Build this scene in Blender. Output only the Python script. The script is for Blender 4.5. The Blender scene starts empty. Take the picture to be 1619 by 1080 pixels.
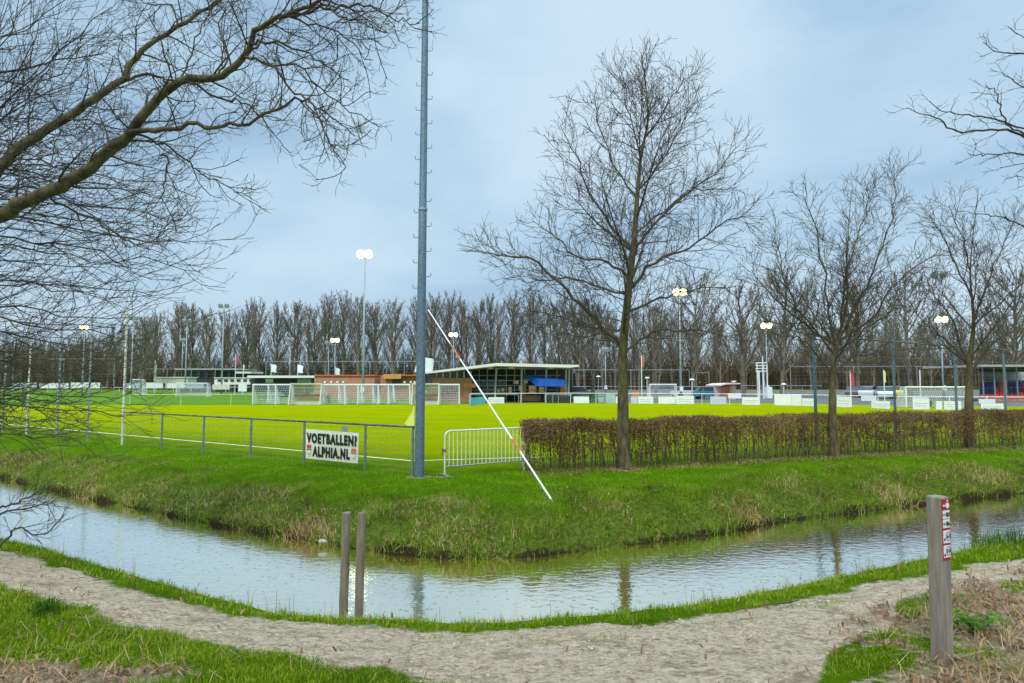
import bpy, math, random
import numpy as np
from mathutils import Vector
R = math.radians
rng = random.Random(7)
nrg = np.random.default_rng(11)
scene = bpy.context.scene
COL = scene.collection

# ---------------------------------------------------------------- camera
FPX, CX, CY, HOR, EYE = 989.0, 809.5, 540.0, 603.0, 2.1
PITCH = math.atan((HOR - CY) / FPX)
cam = bpy.data.cameras.new('camera')
cam.lens = 36.0 * FPX / 1619.0
cam.sensor_width = 36.0
cam.clip_end = 4000
cam.clip_start = 0.05
co = bpy.data.objects.new('camera', cam)
co.location = (0, 0, EYE)
co.rotation_euler = (R(90) + PITCH, 0, 0)
COL.objects.link(co)
scene.camera = co

# ---------------------------------------------------------------- sky and sun
SUN_EL, SUN_AZ = 48.0, 200.0     # azimuth clockwise from +Y
world = bpy.data.worlds.new('World')
scene.world = world
world.use_nodes = True
nt = world.node_tree
nt.nodes.clear()
def wn(t, **k):
    n = nt.nodes.new(t)
    for a, b in k.items(): setattr(n, a, b)
    return n
out = wn('ShaderNodeOutputWorld')
bg = wn('ShaderNodeBackground')
bg.inputs['Strength'].default_value = 0.1
sky = wn('ShaderNodeTexSky', sky_type='NISHITA', sun_disc=False)
sky.sun_elevation = R(SUN_EL); sky.sun_rotation = R(SUN_AZ)
tc = wn('ShaderNodeTexCoord')
mp = wn('ShaderNodeMapping'); mp.inputs['Scale'].default_value = (1.2, 1.0, 2.6)
mp.inputs['Location'].default_value = (3.1, 0.4, 0.2)
nz = wn('ShaderNodeTexNoise'); nz.inputs['Scale'].default_value = 1.7
nz.inputs['Detail'].default_value = 7; nz.inputs['Roughness'].default_value = 0.48
nz.inputs['Distortion'].default_value = 0.25
cr = wn('ShaderNodeValToRGB')
e = cr.color_ramp.elements
e[0].position = 0.34; e[0].color = (0.31, 0.46, 0.62, 1)
e[1].position = 0.63; e[1].color = (0.55, 0.70, 0.82, 1)
m_ = cr.color_ramp.elements.new(0.46); m_.color = (0.42, 0.59, 0.74, 1)
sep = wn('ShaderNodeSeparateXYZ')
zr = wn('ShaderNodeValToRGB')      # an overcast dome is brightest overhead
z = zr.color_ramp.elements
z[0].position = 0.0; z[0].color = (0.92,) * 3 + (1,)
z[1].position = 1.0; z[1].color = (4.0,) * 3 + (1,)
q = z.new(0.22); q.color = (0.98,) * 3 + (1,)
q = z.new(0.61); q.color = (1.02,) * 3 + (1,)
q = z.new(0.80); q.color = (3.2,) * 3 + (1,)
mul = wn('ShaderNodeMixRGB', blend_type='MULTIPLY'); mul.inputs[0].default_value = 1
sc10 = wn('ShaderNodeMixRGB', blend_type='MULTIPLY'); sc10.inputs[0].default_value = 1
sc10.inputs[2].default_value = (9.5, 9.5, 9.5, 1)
mx = wn('ShaderNodeMixRGB'); mx.inputs[0].default_value = 0.9
L = nt.links.new
L(tc.outputs['Generated'], mp.inputs['Vector']); L(mp.outputs[0], nz.inputs['Vector'])
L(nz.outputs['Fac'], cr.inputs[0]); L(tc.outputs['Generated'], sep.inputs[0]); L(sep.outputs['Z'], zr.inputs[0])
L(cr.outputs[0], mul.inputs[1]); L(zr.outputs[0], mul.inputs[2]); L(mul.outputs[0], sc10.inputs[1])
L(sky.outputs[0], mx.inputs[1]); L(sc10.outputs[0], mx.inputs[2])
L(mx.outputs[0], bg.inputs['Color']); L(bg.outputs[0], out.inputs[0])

sl = bpy.data.lights.new('sun', 'SUN'); sl.energy = 1.5; sl.angle = R(14); sl.color = (1, 0.95, 0.86)
so = bpy.data.objects.new('sun', sl)
a = R(SUN_AZ); el = R(SUN_EL)
sd = Vector((math.sin(a) * math.cos(el), math.cos(a) * math.cos(el), math.sin(el)))
so.rotation_euler = sd.to_track_quat('Z', 'Y').to_euler()
so.location = (0, 0, 60)
COL.objects.link(so)
vs = scene.view_settings
vs.view_transform = 'Standard'; vs.look = 'None'; vs.exposure = 0.32; vs.gamma = 1.0
vs.use_curve_mapping = False
scene.render.film_transparent = False
scene.cycles.max_bounces = 6
scene.cycles.sample_clamp_indirect = 4.0
scene.cycles.blur_glossy = 0.5

# ---------------------------------------------------------------- pixel -> world helpers (photo pixels 1619x1080)
_cp, _sp = math.cos(PITCH), math.sin(PITCH)
def ray(px, py):
    u, v = (px - CX) / FPX, (CY - py) / FPX
    return (u, _cp - v * _sp, _sp + v * _cp)
def G(px, py, z=0.0):
    d = ray(px, py); t = (z - EYE) / d[2]
    return (d[0] * t, d[1] * t, z)
def W(px, py, dist):
    d = ray(px, py); t = dist / d[1]
    return (d[0] * t, dist, EYE + d[2] * t)
def Gy(py, z=0.0): return G(CX, py, z)[1]

# ---------------------------------------------------------------- materials
def mat(name, col=(0.5, 0.5, 0.5), rough=0.7, metal=0.0, col2=None, scale=8.0, detail=5.0, bump=0.0, bscale=None,
        emit=None, stren=0.0, stretch=None, lo=0.35, hi=0.65, trans=0.0, alpha=1.0, spec=0.5, obj=False, ior=None, col3=None):
    m = bpy.data.materials.new(name); m.use_nodes = True
    n = m.node_tree.nodes; l = m.node_tree.links
    b = n['Principled BSDF']
    b.inputs['Base Color'].default_value = (*col, 1)
    b.inputs['Roughness'].default_value = rough
    b.inputs['Metallic'].default_value = metal
    b.inputs['Specular IOR Level'].default_value = spec
    if ior: b.inputs['IOR'].default_value = ior
    b.inputs['Transmission Weight'].default_value = trans
    b.inputs['Alpha'].default_value = alpha
    if emit:
        b.inputs['Emission Color'].default_value = (*emit, 1); b.inputs['Emission Strength'].default_value = stren
    if col2 or bump:
        t = n.new('ShaderNodeTexCoord'); mpn = n.new('ShaderNodeMapping')
        if stretch: mpn.inputs['Scale'].default_value = stretch
        l.new(t.outputs['Object' if obj else 'Object'], mpn.inputs[0])
    if col2:
        z = n.new('ShaderNodeTexNoise'); z.inputs['Scale'].default_value = scale; z.inputs['Detail'].default_value = detail
        z.inputs['Roughness'].default_value = 0.6
        r = n.new('ShaderNodeValToRGB'); ee = r.color_ramp.elements
        ee[0].position = lo; ee[0].color = (*col, 1); ee[1].position = hi; ee[1].color = (*col2, 1)
        if col3:
            k = ee.new((lo + hi) / 2); k.color = (*col3, 1)
        l.new(mpn.outputs[0], z.inputs['Vector']); l.new(z.outputs['Fac'], r.inputs[0]); l.new(r.outputs[0], b.inputs['Base Color'])
    if bump:
        z2 = n.new('ShaderNodeTexNoise'); z2.inputs['Scale'].default_value = bscale or scale * 3; z2.inputs['Detail'].default_value = 4
        bp = n.new('ShaderNodeBump'); bp.inputs['Strength'].default_value = bump; bp.inputs['Distance'].default_value = 0.02
        l.new(mpn.outputs[0], z2.inputs['Vector']); l.new(z2.outputs['Fac'], bp.inputs['Height']); l.new(bp.outputs[0], b.inputs['Normal'])
    return m

M = {}
M['bark'] = mat('bark', (0.06, 0.045, 0.028), 0.9, col2=(0.17, 0.145, 0.06), scale=9, bump=1.0, bscale=26, stretch=(1, 1, 0.35), lo=0.38, hi=0.68, spec=0.2)
M['bark_grey'] = mat('bark_grey', (0.10, 0.085, 0.06), 0.9, col2=(0.19, 0.17, 0.10), scale=6, bump=0.8, bscale=35, spec=0.2)
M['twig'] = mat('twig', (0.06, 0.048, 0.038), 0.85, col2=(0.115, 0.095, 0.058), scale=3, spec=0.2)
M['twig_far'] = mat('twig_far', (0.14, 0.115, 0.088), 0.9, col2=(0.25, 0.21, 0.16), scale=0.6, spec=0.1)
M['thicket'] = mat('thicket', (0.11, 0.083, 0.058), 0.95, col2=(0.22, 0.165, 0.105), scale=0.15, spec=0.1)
M['galv'] = mat('galvanised_steel', (0.26, 0.30, 0.33), 0.5, 0.35, col2=(0.36, 0.41, 0.44), scale=14, spec=0.5)
M['pole_blue'] = mat('pole_coating', (0.07, 0.125, 0.18), 0.5, 0.25, col2=(0.20, 0.27, 0.32), scale=16, detail=10, bump=0.25, bscale=60, lo=0.38, hi=0.68, stretch=(3, 3, 1))
M['fence_green'] = mat('fence_post_paint', (0.15, 0.20, 0.185), 0.5, 0.2, col2=(0.23, 0.28, 0.26), scale=12)
M['rail_dark'] = mat('rail_dark', (0.06, 0.06, 0.055), 0.55, 0.1, col2=(0.16, 0.15, 0.13), scale=6)
M['white'] = mat('white_paint', (0.84, 0.86, 0.84), 0.45, col2=(0.76, 0.78, 0.76), scale=3)
M['cream'] = mat('cream_paint', (0.72, 0.70, 0.58), 0.5, col2=(0.55, 0.54, 0.45), scale=5)
M['net'] = mat('white_net', (0.80, 0.82, 0.82), 0.8)
M['wire'] = mat('wire', (0.30, 0.33, 0.30), 0.5, 0.4)
M['red'] = mat('red_paint', (0.65, 0.06, 0.04), 0.5, col2=(0.5, 0.05, 0.04), scale=4)
M['redor'] = mat('orange_red_paint', (0.70, 0.17, 0.06), 0.5, col2=(0.6, 0.14, 0.06), scale=9)
M['black'] = mat('black_letters', (0.012, 0.012, 0.012), 0.6)
M['dark'] = mat('dark_frame', (0.03, 0.032, 0.035), 0.6, col2=(0.05, 0.05, 0.055), scale=2)
M['brick'] = mat('brick_wall', (0.42, 0.17, 0.10), 0.85, col2=(0.55, 0.27, 0.17), scale=1.6, detail=8)
M['brick_orange'] = mat('orange_wall', (0.60, 0.25, 0.07), 0.8, col2=(0.70, 0.32, 0.10), scale=1.5)
M['blue_cloth'] = mat('blue_awning_cloth', (0.005, 0.08, 0.50), 0.7, col2=(0.01, 0.12, 0.62), scale=1.2)
M['lightblue'] = mat('light_blue_board', (0.10, 0.42, 0.60), 0.6, col2=(0.16, 0.50, 0.66), scale=1)
M['yellow'] = mat('yellow_cloth', (0.80, 0.82, 0.06), 0.7, col2=(0.90, 0.88, 0.25), scale=5)
M['glass'] = mat('dark_glass', (0.035, 0.045, 0.055), 0.08, spec=0.6)
M['warm'] = mat('lit_window', (0.35, 0.24, 0.12), 0.4, emit=(1.0, 0.72, 0.36), stren=0.12)
M['lamp'] = mat('lamp_lens', (1, 0.9, 0.7), 0.4, emit=(1.0, 0.66, 0.22), stren=8)
M['lampw'] = mat('lamp_lens_white', (1, 0.95, 0.8), 0.4, emit=(1.0, 0.84, 0.46), stren=6.5)
M['off'] = mat('unlit_lens', (0.35, 0.38, 0.4), 0.2)
M['wood'] = mat('weathered_wood', (0.16, 0.125, 0.085), 0.85, col2=(0.33, 0.275, 0.20), scale=7, detail=8, bump=0.7, bscale=22, stretch=(5, 5, 0.5), lo=0.3, hi=0.7, spec=0.2)
M['wood2'] = mat('sawn_wood', (0.20, 0.16, 0.125), 0.85, col2=(0.36, 0.31, 0.25), scale=4, detail=9, bump=0.55, bscale=25, stretch=(7, 7, 0.7), lo=0.3, hi=0.7, spec=0.2, col3=(0.27, 0.225, 0.175))
M['bench'] = mat('bench_wood', (0.22, 0.12, 0.07), 0.7, col2=(0.28, 0.16, 0.09), scale=4)
M['clear'] = mat('clear_plastic', (0.75, 0.80, 0.78), 0.25, alpha=0.42)
M['leafdry'] = mat('dry_hedge_leaf', (0.15, 0.085, 0.045), 0.8, col2=(0.36, 0.20, 0.115), scale=3.0, detail=6, spec=0.2, col3=(0.23, 0.15, 0.07))
M['hedge_stem'] = mat('hedge_stem', (0.10, 0.078, 0.052), 0.9, col2=(0.19, 0.16, 0.10), scale=9, spec=0.2)
M['greendark'] = mat('green_plastic', (0.03, 0.18, 0.08), 0.5)
M['teal'] = mat('teal_shade', (0.28, 0.42, 0.42), 0.6, col2=(0.45, 0.55, 0.55), scale=1)
M['roofw'] = mat('pale_roof_edge', (0.70, 0.66, 0.62), 0.6, col2=(0.78, 0.75, 0.70), scale=0.6)
M['pink'] = mat('pinkish_wall', (0.66, 0.48, 0.44), 0.7, col2=(0.74, 0.60, 0.56), scale=1)
M['seatblue'] = mat('seat_blue', (0.04, 0.06, 0.18), 0.5)
M['seatred'] = mat('seat_red', (0.75, 0.10, 0.04), 0.5)
M['concrete'] = mat('concrete', (0.34, 0.33, 0.31), 0.85, col2=(0.44, 0.43, 0.40), scale=2)
M['tyre'] = mat('tyre_rubber', (0.02, 0.02, 0.02), 0.8)
M['plaque_red'] = mat('plaque_red', (0.42, 0.02, 0.035), 0.4)
M['plaque_white'] = mat('plaque_white', (0.80, 0.80, 0.80), 0.4)
M['line'] = mat('pitch_line_paint', (0.62, 0.68, 0.42), 0.9, col2=(0.38, 0.50, 0.12), scale=3.0, detail=6, lo=0.45, hi=0.7)

def attr_node(n, name):
    a = n.new('ShaderNodeAttribute'); a.attribute_name = name; return a

# blade material: hue varies from blade to blade and from patch to patch
def blade_mat(name, cols, patch=0.5, trans=0.25, pscale=1.2):
    m = bpy.data.materials.new(name); m.use_nodes = True
    n = m.node_tree.nodes; l = m.node_tree.links; n.clear()
    o = n.new('ShaderNodeOutputMaterial'); b = n.new('ShaderNodeBsdfPrincipled')
    b.inputs['Roughness'].default_value = 0.6; b.inputs['Specular IOR Level'].default_value = 0.08
    at = attr_node(n, 'rnd'); tcn = n.new('ShaderNodeTexCoord'); z = n.new('ShaderNodeTexNoise')
    z.inputs['Scale'].default_value = pscale; z.inputs['Detail'].default_value = 5
    l.new(tcn.outputs['Object'], z.inputs['Vector'])
    mth = n.new('ShaderNodeMath'); mth.operation = 'MULTIPLY_ADD'; mth.inputs[1].default_value = 1.0 - patch
    m2 = n.new('ShaderNodeMath'); m2.operation = 'MULTIPLY_ADD'; m2.inputs[1].default_value = patch * 2.2; m2.inputs[2].default_value = -patch * 0.6
    l.new(z.outputs['Fac'], m2.inputs[0]); l.new(at.outputs['Fac'], mth.inputs[0]); l.new(m2.outputs[0], mth.inputs[2])
    r = n.new('ShaderNodeValToRGB'); r.color_ramp.elements[0].color = (*cols[0], 1); r.color_ramp.elements[1].color = (*cols[-1], 1)
    r.color_ramp.elements[0].position = 0.05; r.color_ramp.elements[1].position = 0.95
    for i, c in enumerate(cols[1:-1]):
        k = r.color_ramp.elements.new(0.05 + 0.9 * (i + 1) / (len(cols) - 1)); k.color = (*c, 1)
    l.new(mth.outputs[0], r.inputs[0]); l.new(r.outputs[0], b.inputs['Base Color'])
    t = n.new('ShaderNodeBsdfTranslucent'); l.new(r.outputs[0], t.inputs['Color'])
    mixs = n.new('ShaderNodeMixShader'); mixs.inputs[0].default_value = trans
    l.new(b.outputs[0], mixs.inputs[1]); l.new(t.outputs[0], mixs.inputs[2]); l.new(mixs.outputs[0], o.inputs[0])
    return m
M['blade_bank'] = blade_mat('grass_blades_bank', [(0.05, 0.13, 0.005), (0.14, 0.30, 0.005), (0.24, 0.44, 0.008), (0.40, 0.52, 0.03)])
M['blade_low'] = blade_mat('grass_blades_lower_bank', [(0.045, 0.07, 0.008), (0.13, 0.22, 0.012), (0.24, 0.36, 0.018), (0.44, 0.34, 0.12)], 0.6)
M['blade_near'] = blade_mat('grass_blades_near', [(0.06, 0.11, 0.008), (0.15, 0.25, 0.01), (0.27, 0.37, 0.014), (0.48, 0.45, 0.09)])
M['blade_dry'] = blade_mat('dry_blades', [(0.14, 0.075, 0.03), (0.36, 0.21, 0.09), (0.58, 0.40, 0.20), (0.62, 0.50, 0.28)])
M['leaf_litter'] = blade_mat('leaf_litter', [(0.09, 0.045, 0.025), (0.24, 0.12, 0.065), (0.40, 0.23, 0.14), (0.48, 0.34, 0.20)], 0.4)
M['fern'] = blade_mat('fern_green', [(0.03, 0.08, 0.008), (0.07, 0.17, 0.012), (0.14, 0.27, 0.02)], 0.4)

# ---------------------------------------------------------------- mesh helpers
def mesh_np(name, V, F4=None, F3=None, mats=(), attrs=None, smooth=False, mi=None):
    me = bpy.data.meshes.new(name)
    V = np.asarray(V, dtype=np.float32)
    loops, starts, tot = [], [], 0
    n4 = 0 if F4 is None else len(F4); n3 = 0 if F3 is None else len(F3)
    me.vertices.add(len(V)); me.vertices.foreach_set('co', V.ravel())
    parts = []
    if n4: parts.append(np.asarray(F4, dtype=np.int32).ravel())
    if n3: parts.append(np.asarray(F3, dtype=np.int32).ravel())
    li = np.concatenate(parts)
    me.loops.add(len(li)); me.loops.foreach_set('vertex_index', li)
    me.polygons.add(n4 + n3)
    st = np.concatenate([np.arange(n4) * 4, n4 * 4 + np.arange(n3) * 3]).astype(np.int32)
    me.polygons.foreach_set('loop_start', st)
    if smooth: me.polygons.foreach_set('use_smooth', np.ones(n4 + n3, dtype=bool))
    for m in mats: me.materials.append(m)
    if mi is not None: me.polygons.foreach_set('material_index', np.asarray(mi, dtype=np.int32))
    if attrs:
        for k, v in attrs.items():
            at = me.attributes.new(k, 'FLOAT', 'POINT'); at.data.foreach_set('value', np.asarray(v, dtype=np.float32))
    me.update(calc_edges=True); me.validate()
    return me

def link(name, me, parent=None, loc=(0, 0, 0)):
    o = bpy.data.objects.new(name, me); COL.objects.link(o); o.location = loc
    if parent is not None: o.parent = parent
    return o
def tag(o, label=None, cat=None, group=None, kind=None):
    if label: o['label'] = label
    if cat: o['category'] = cat
    if group: o['group'] = group
    if kind: o['kind'] = kind
    return o
def thing(name, label, cat, loc=(0, 0, 0), rz=0.0, group=None):
    o = bpy.data.objects.new(name, None); COL.objects.link(o); o.location = loc; o.rotation_euler = (0, 0, rz)
    o.empty_display_size = 0.2
    return tag(o, label, cat, group)
def copy_tree(o, parent=None):
    c = o.copy(); COL.objects.link(c)
    if parent is not None: c.parent = parent
    for ch in list(o.children): copy_tree(ch, c)
    return c

def tubes_np(ts):
    """ts: list of (points, radii, sides). Returns V, F4."""
    groups = {}
    for p, r, s in ts: groups.setdefault((len(p), s), []).append((p, r))
    Vs, Fs, off = [], [], 0
    for (n, s), lst in groups.items():
        Pn = np.array([x[0] for x in lst], dtype=float); Rn = np.array([x[1] for x in lst], dtype=float)
        T = np.empty_like(Pn); T[:, 1:-1] = Pn[:, 2:] - Pn[:, :-2]; T[:, 0] = Pn[:, 1] - Pn[:, 0]; T[:, -1] = Pn[:, -1] - Pn[:, -2]
        T /= np.linalg.norm(T, axis=2, keepdims=True) + 1e-9
        D = Pn[:, -1] - Pn[:, 0]
        ref = np.zeros_like(D); ref[np.arange(len(D)), np.argmin(np.abs(D), axis=1)] = 1
        U = np.cross(T, ref[:, None, :]); U /= np.linalg.norm(U, axis=2, keepdims=True) + 1e-9
        Wv = np.cross(T, U)
        a = np.arange(s) * 2 * math.pi / s
        ring = Pn[:, :, None, :] + Rn[:, :, None, None] * (np.cos(a)[None, None, :, None] * U[:, :, None, :] + np.sin(a)[None, None, :, None] * Wv[:, :, None, :])
        m = len(lst)
        idx = np.arange(m * n * s).reshape(m, n, s) + off
        A = idx[:, :-1, :]; B = idx[:, 1:, :]
        F = np.stack([A, np.roll(A, -1, axis=2), np.roll(B, -1, axis=2), B], axis=-1).reshape(-1, 4)
        Vs.append(ring.reshape(-1, 3)); Fs.append(F); off += m * n * s
    return np.concatenate(Vs), np.concatenate(Fs)
def tube_obj(name, ts, material, parent=None, org=(0, 0, 0), smooth=True):
    V, F = tubes_np(ts)
    return link(name, mesh_np(name, V - np.array(org), F, None, [material], smooth=smooth), parent)

class MB:
    def __init__(s, org=(0, 0, 0)): s.v = []; s.f = []; s.m = []; s.org = org; s.cur = 0
    def add(s, vs, fs):
        o = len(s.v); s.v += [tuple(x) for x in vs]
        for f in fs: s.f.append([i + o for i in f]); s.m.append(s.cur)
        return s
    def box(s, c, sz, rz=0.0, rx=0.0):
        hx, hy, hz = sz[0] / 2, sz[1] / 2, sz[2] / 2; vs = []
        ca, sa = math.cos(rz), math.sin(rz); cb, sb = math.cos(rx), math.sin(rx)
        for x, y, z in ((-hx, -hy, -hz), (hx, -hy, -hz), (hx, hy, -hz), (-hx, hy, -hz), (-hx, -hy, hz), (hx, -hy, hz), (hx, hy, hz), (-hx, hy, hz)):
            y, z = y * cb - z * sb, y * sb + z * cb
            vs.append((c[0] + x * ca - y * sa, c[1] + x * sa + y * ca, c[2] + z))
        return s.add(vs, [(0, 3, 2, 1), (4, 5, 6, 7), (0, 1, 5, 4), (1, 2, 6, 5), (2, 3, 7, 6), (3, 0, 4, 7)])
    def tube(s, pts, r, n=8, cap=True):
        pts = [Vector(p) for p in pts]
        rs = r if isinstance(r, (list, tuple)) else [r] * len(pts)
        D = pts[-1] - pts[0]
        if D.length < 1e-6: D = pts[1] - pts[0]
        k = min(range(3), key=lambda i: abs(D[i])); ref = Vector((0, 0, 0)); ref[k] = 1
        vs = []; fs = []
        for i, p in enumerate(pts):
            T = (pts[min(i + 1, len(pts) - 1)] - pts[max(i - 1, 0)]).normalized()
            U = T.cross(ref); 
            if U.length < 1e-4: U = T.orthogonal()
            U.normalize(); V2 = T.cross(U)
            for j in range(n):
                an = 2 * math.pi * j / n
                vs.append(p + rs[i] * (math.cos(an) * U + math.sin(an) * V2))
        for i in range(len(pts) - 1):
            for j in range(n):
                fs.append((i * n + j, i * n + (j + 1) % n, (i + 1) * n + (j + 1) % n, (i + 1) * n + j))
        if cap:
            fs.append(tuple(range(n))[::-1]); fs.append(tuple((len(pts) - 1) * n + j for j in range(n)))
        return s.add(vs, fs)
    def prism(s, poly, p0, ux, uy, depth):
        """poly 2-D points on plane (p0,ux,uy), extruded by vector depth"""
        p0, ux, uy, dv = Vector(p0), Vector(ux), Vector(uy), Vector(depth); n = len(poly)
        a = [p0 + ux * x + uy * y for x, y in poly]; b = [q + dv for q in a]
        fs = [tuple(range(n)), tuple(range(n, 2 * n))[::-1]] + [(i, i + n, (i + 1) % n + n, (i + 1) % n) for i in range(n)]
        return s.add(a + b, fs)
    def build(s, name, mats, parent=None, loc=(0, 0, 0), bevel=0.0, smooth=False):
        me = bpy.data.meshes.new(name)
        ox, oy, oz = s.org
        me.from_pydata([(x - ox, y - oy, z - oz) for x, y, z in s.v], [], s.f)
        if not isinstance(mats, (list, tuple)): mats = [mats]
        for m in mats: me.materials.append(m)
        me.polygons.foreach_set('material_index', s.m)
        if smooth: me.polygons.foreach_set('use_smooth', [True] * len(me.polygons))
        me.update()
        if bevel:
            import bmesh
            bm = bmesh.new(); bm.from_mesh(me)
            bmesh.ops.bevel(bm, geom=list(bm.edges), offset=bevel, segments=2, affect='EDGES', clamp_overlap=True)
            bm.to_mesh(me); bm.free()
        return link(name, me, parent, loc)

def text_mesh(body, size, extrude=0.002, offset=0.0, sx=1.0):
    cu = bpy.data.curves.new('t', 'FONT'); cu.body = body; cu.size = size; cu.extrude = extrude; cu.offset = offset; cu.space_character = 1.22 if offset > .01 else 1.0
    cu.align_x = 'CENTER'; cu.align_y = 'CENTER'; cu.resolution_u = 3
    ob = bpy.data.objects.new('t', cu); COL.objects.link(ob)
    dg = bpy.context.evaluated_depsgraph_get(); dg.update()
    me = bpy.data.meshes.new_from_object(ob.evaluated_get(dg))
    bpy.data.objects.remove(ob); 
    for v in me.vertices: v.co.x *= sx
    return me
def place_plane(o, centre, ux, nrm):
    ux = Vector(ux).normalized(); nn = Vector(nrm).normalized(); uy = nn.cross(ux)
    from mathutils import Matrix
    o.matrix_world = Matrix(((ux.x, uy.x, nn.x, centre[0]), (ux.y, uy.y, nn.y, centre[1]), (ux.z, uy.z, nn.z, centre[2]), (0, 0, 0, 1)))

# ---------------------------------------------------------------- terrain layout
ZW = -0.7
far_px = [(0, 756), (70, 773), (130, 788), (200, 801), (300, 824), (400, 842), (480, 857), (540, 867), (640, 879), (700, 885), (770, 887), (850, 882), (950, 869), (1050, 857), (1150, 843), (1250, 824), (1350, 812), (1450, 800), (1619, 781)]
sil_px = [(0, 846), (100, 868), (200, 898), (300, 925), (400, 951), (470, 968), (560, 973), (640, 975), (720, 981), (790, 981), (850, 974), (960, 966), (1050, 956), (1200, 931), (1300, 911), (1400, 891), (1470, 876), (1560, 858), (1619, 850)]
pfar_px = [(0, 862), (100, 887), (200, 917), (300, 945), (400, 968), (500, 978), (600, 984), (700, 990), (800, 992), (900, 986), (1000, 979), (1100, 974), (1200, 960), (1300, 939), (1400, 918), (1500, 898), (1619, 878)]
pnear_px = [(0, 922), (100, 950), (200, 982), (300, 1004), (400, 1024), (500, 1044), (620, 1062), (760, 1090), (900, 1125), (1250, 1135), (1300, 1085), (1345, 1030), (1400, 985), (1460, 955), (1619, 920)]
def ext(pts, l, r, s=70):
    (x0, y0), (x1, y1) = pts[0], pts[-1]
    return np.array([(x0 - l[0] * s, y0 + l[1] * s)] + list(pts) + [(x1 + r[0] * s, y1 + r[1] * s)])
LD, RD = (0.86, 0.50), (0.915, 0.40)
Fp = ext([G(x, y, ZW)[:2] for x, y in far_px], LD, RD)
_s = [G(x, y, 0.08)[:2] for x, y in sil_px]
Np = ext(_s, LD, RD); Np[:, 1] += 0.5
PF = ext([G(x, y, 0.27)[:2] for x, y in pfar_px], LD, RD)
PN = ext([G(x, y, 0.3)[:2] for x, y in pnear_px], LD, RD)
FC = np.array(G(652, 753)[:2])                      # end of the near fence
FD = np.array([-0.843, 0.538])
HB = np.array(G(835, 748)[:2]); HE = np.array(G(1619, 706)[:2]); HD = (HE - HB) / np.linalg.norm(HE - HB)
fence_line = np.array([FC + FD * 75, FC, G(760, 752)[:2], HB + HD * 0.1, HE + HD * 60])
def pdist(P, X, Y):
    best = np.full(X.shape, 1e9)
    for i in range(len(P) - 1):
        ax, ay = P[i]; bx, by = P[i + 1]; dx, dy = bx - ax, by - ay
        t = np.clip(((X - ax) * dx + (Y - ay) * dy) / (dx * dx + dy * dy), 0, 1)
        best = np.minimum(best, np.hypot(X - ax - t * dx, Y - ay - t * dy))
    return best
def sdist(P, X, Y):            # positive on the far side of the line
    return np.where(Y > np.interp(X, P[:, 0], P[:, 1]), 1, -1) * pdist(P, X, Y)
def wav(X, Y, f, s):
    r_ = np.random.default_rng(s); o = np.zeros_like(X)
    for k in range(6):
        a = r_.uniform(0, 6.28); fr = f * r_.uniform(0.6, 1.8); o = o + np.sin(X * math.cos(a) * fr + Y * math.sin(a) * fr + r_.uniform(0, 6.28) + 1.3 * np.sin(fr * .7 * (X * math.sin(a) - Y * math.cos(a))))
    return o / 6
def height(X, Y, full=False):
    X = np.asarray(X, float); Y = np.asarray(Y, float)
    dF = sdist(Fp, X, Y); dN = -sdist(Np, X, Y)
    dFj = dF + 0.10 * wav(X, Y, 3.0, 1) + 0.04 * wav(X, Y, 9, 2)
    hf = np.interp(dFj, [-1.2, -0.15, 0.0, 0.10, 0.45, 1.1, 2.1, 3.0], [-1.15, -1.0, -0.76, -0.56, -0.35, -0.11, -0.01, 0.0])
    hf = hf + np.clip(dF, 0, 1) * np.clip(3.2 - dF, 0, 1) * (0.055 * wav(X, Y, 4, 3) + 0.040 * wav(X, Y, 12, 4))
    hn = np.interp(dN, [-1.2, -0.2, 0.0, 0.28, 0.5, 0.9, 1.5, 2.5], [-1.15, -1.0, -0.72, -0.22, 0.06, 0.19, 0.28, 0.30])
    hn = hn + np.clip(dN, 0, 1) * (0.022 * wav(X, Y, 4, 5) + 0.016 * wav(X, Y, 13, 6) + 0.012 * wav(X, Y, 26, 7))
    h = np.where(dF > -0.9, np.where(dN > -0.9, np.maximum(hf, hn), hf), np.where(dN > -0.9, hn, -1.15))
    h = np.where(dF > 0, np.maximum(hf, -5), h)
    if full: return h, dF, dN
    return h
def hz(x, y): return float(height(np.array([x]), np.array([y]))[0])
def pathd(X, Y): return np.minimum(Y - np.interp(X, PN[:, 0], PN[:, 1]) + (.10 + .28 * (X > 1.5)) * wav(X, Y, 4.5, 91) + .07 * wav(X, Y, 14, 92), np.interp(X, PF[:, 0], PF[:, 1]) - Y + .11 * wav(X, Y, 3.5, 93) + .09 * wav(X, Y, 13, 94))
def blob(X, Y, px, py, z, rx, ry):
    g = G(px, py, z); return np.exp(-(((X - g[0]) / rx) ** 2 + ((Y - g[1]) / ry) ** 2))
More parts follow.
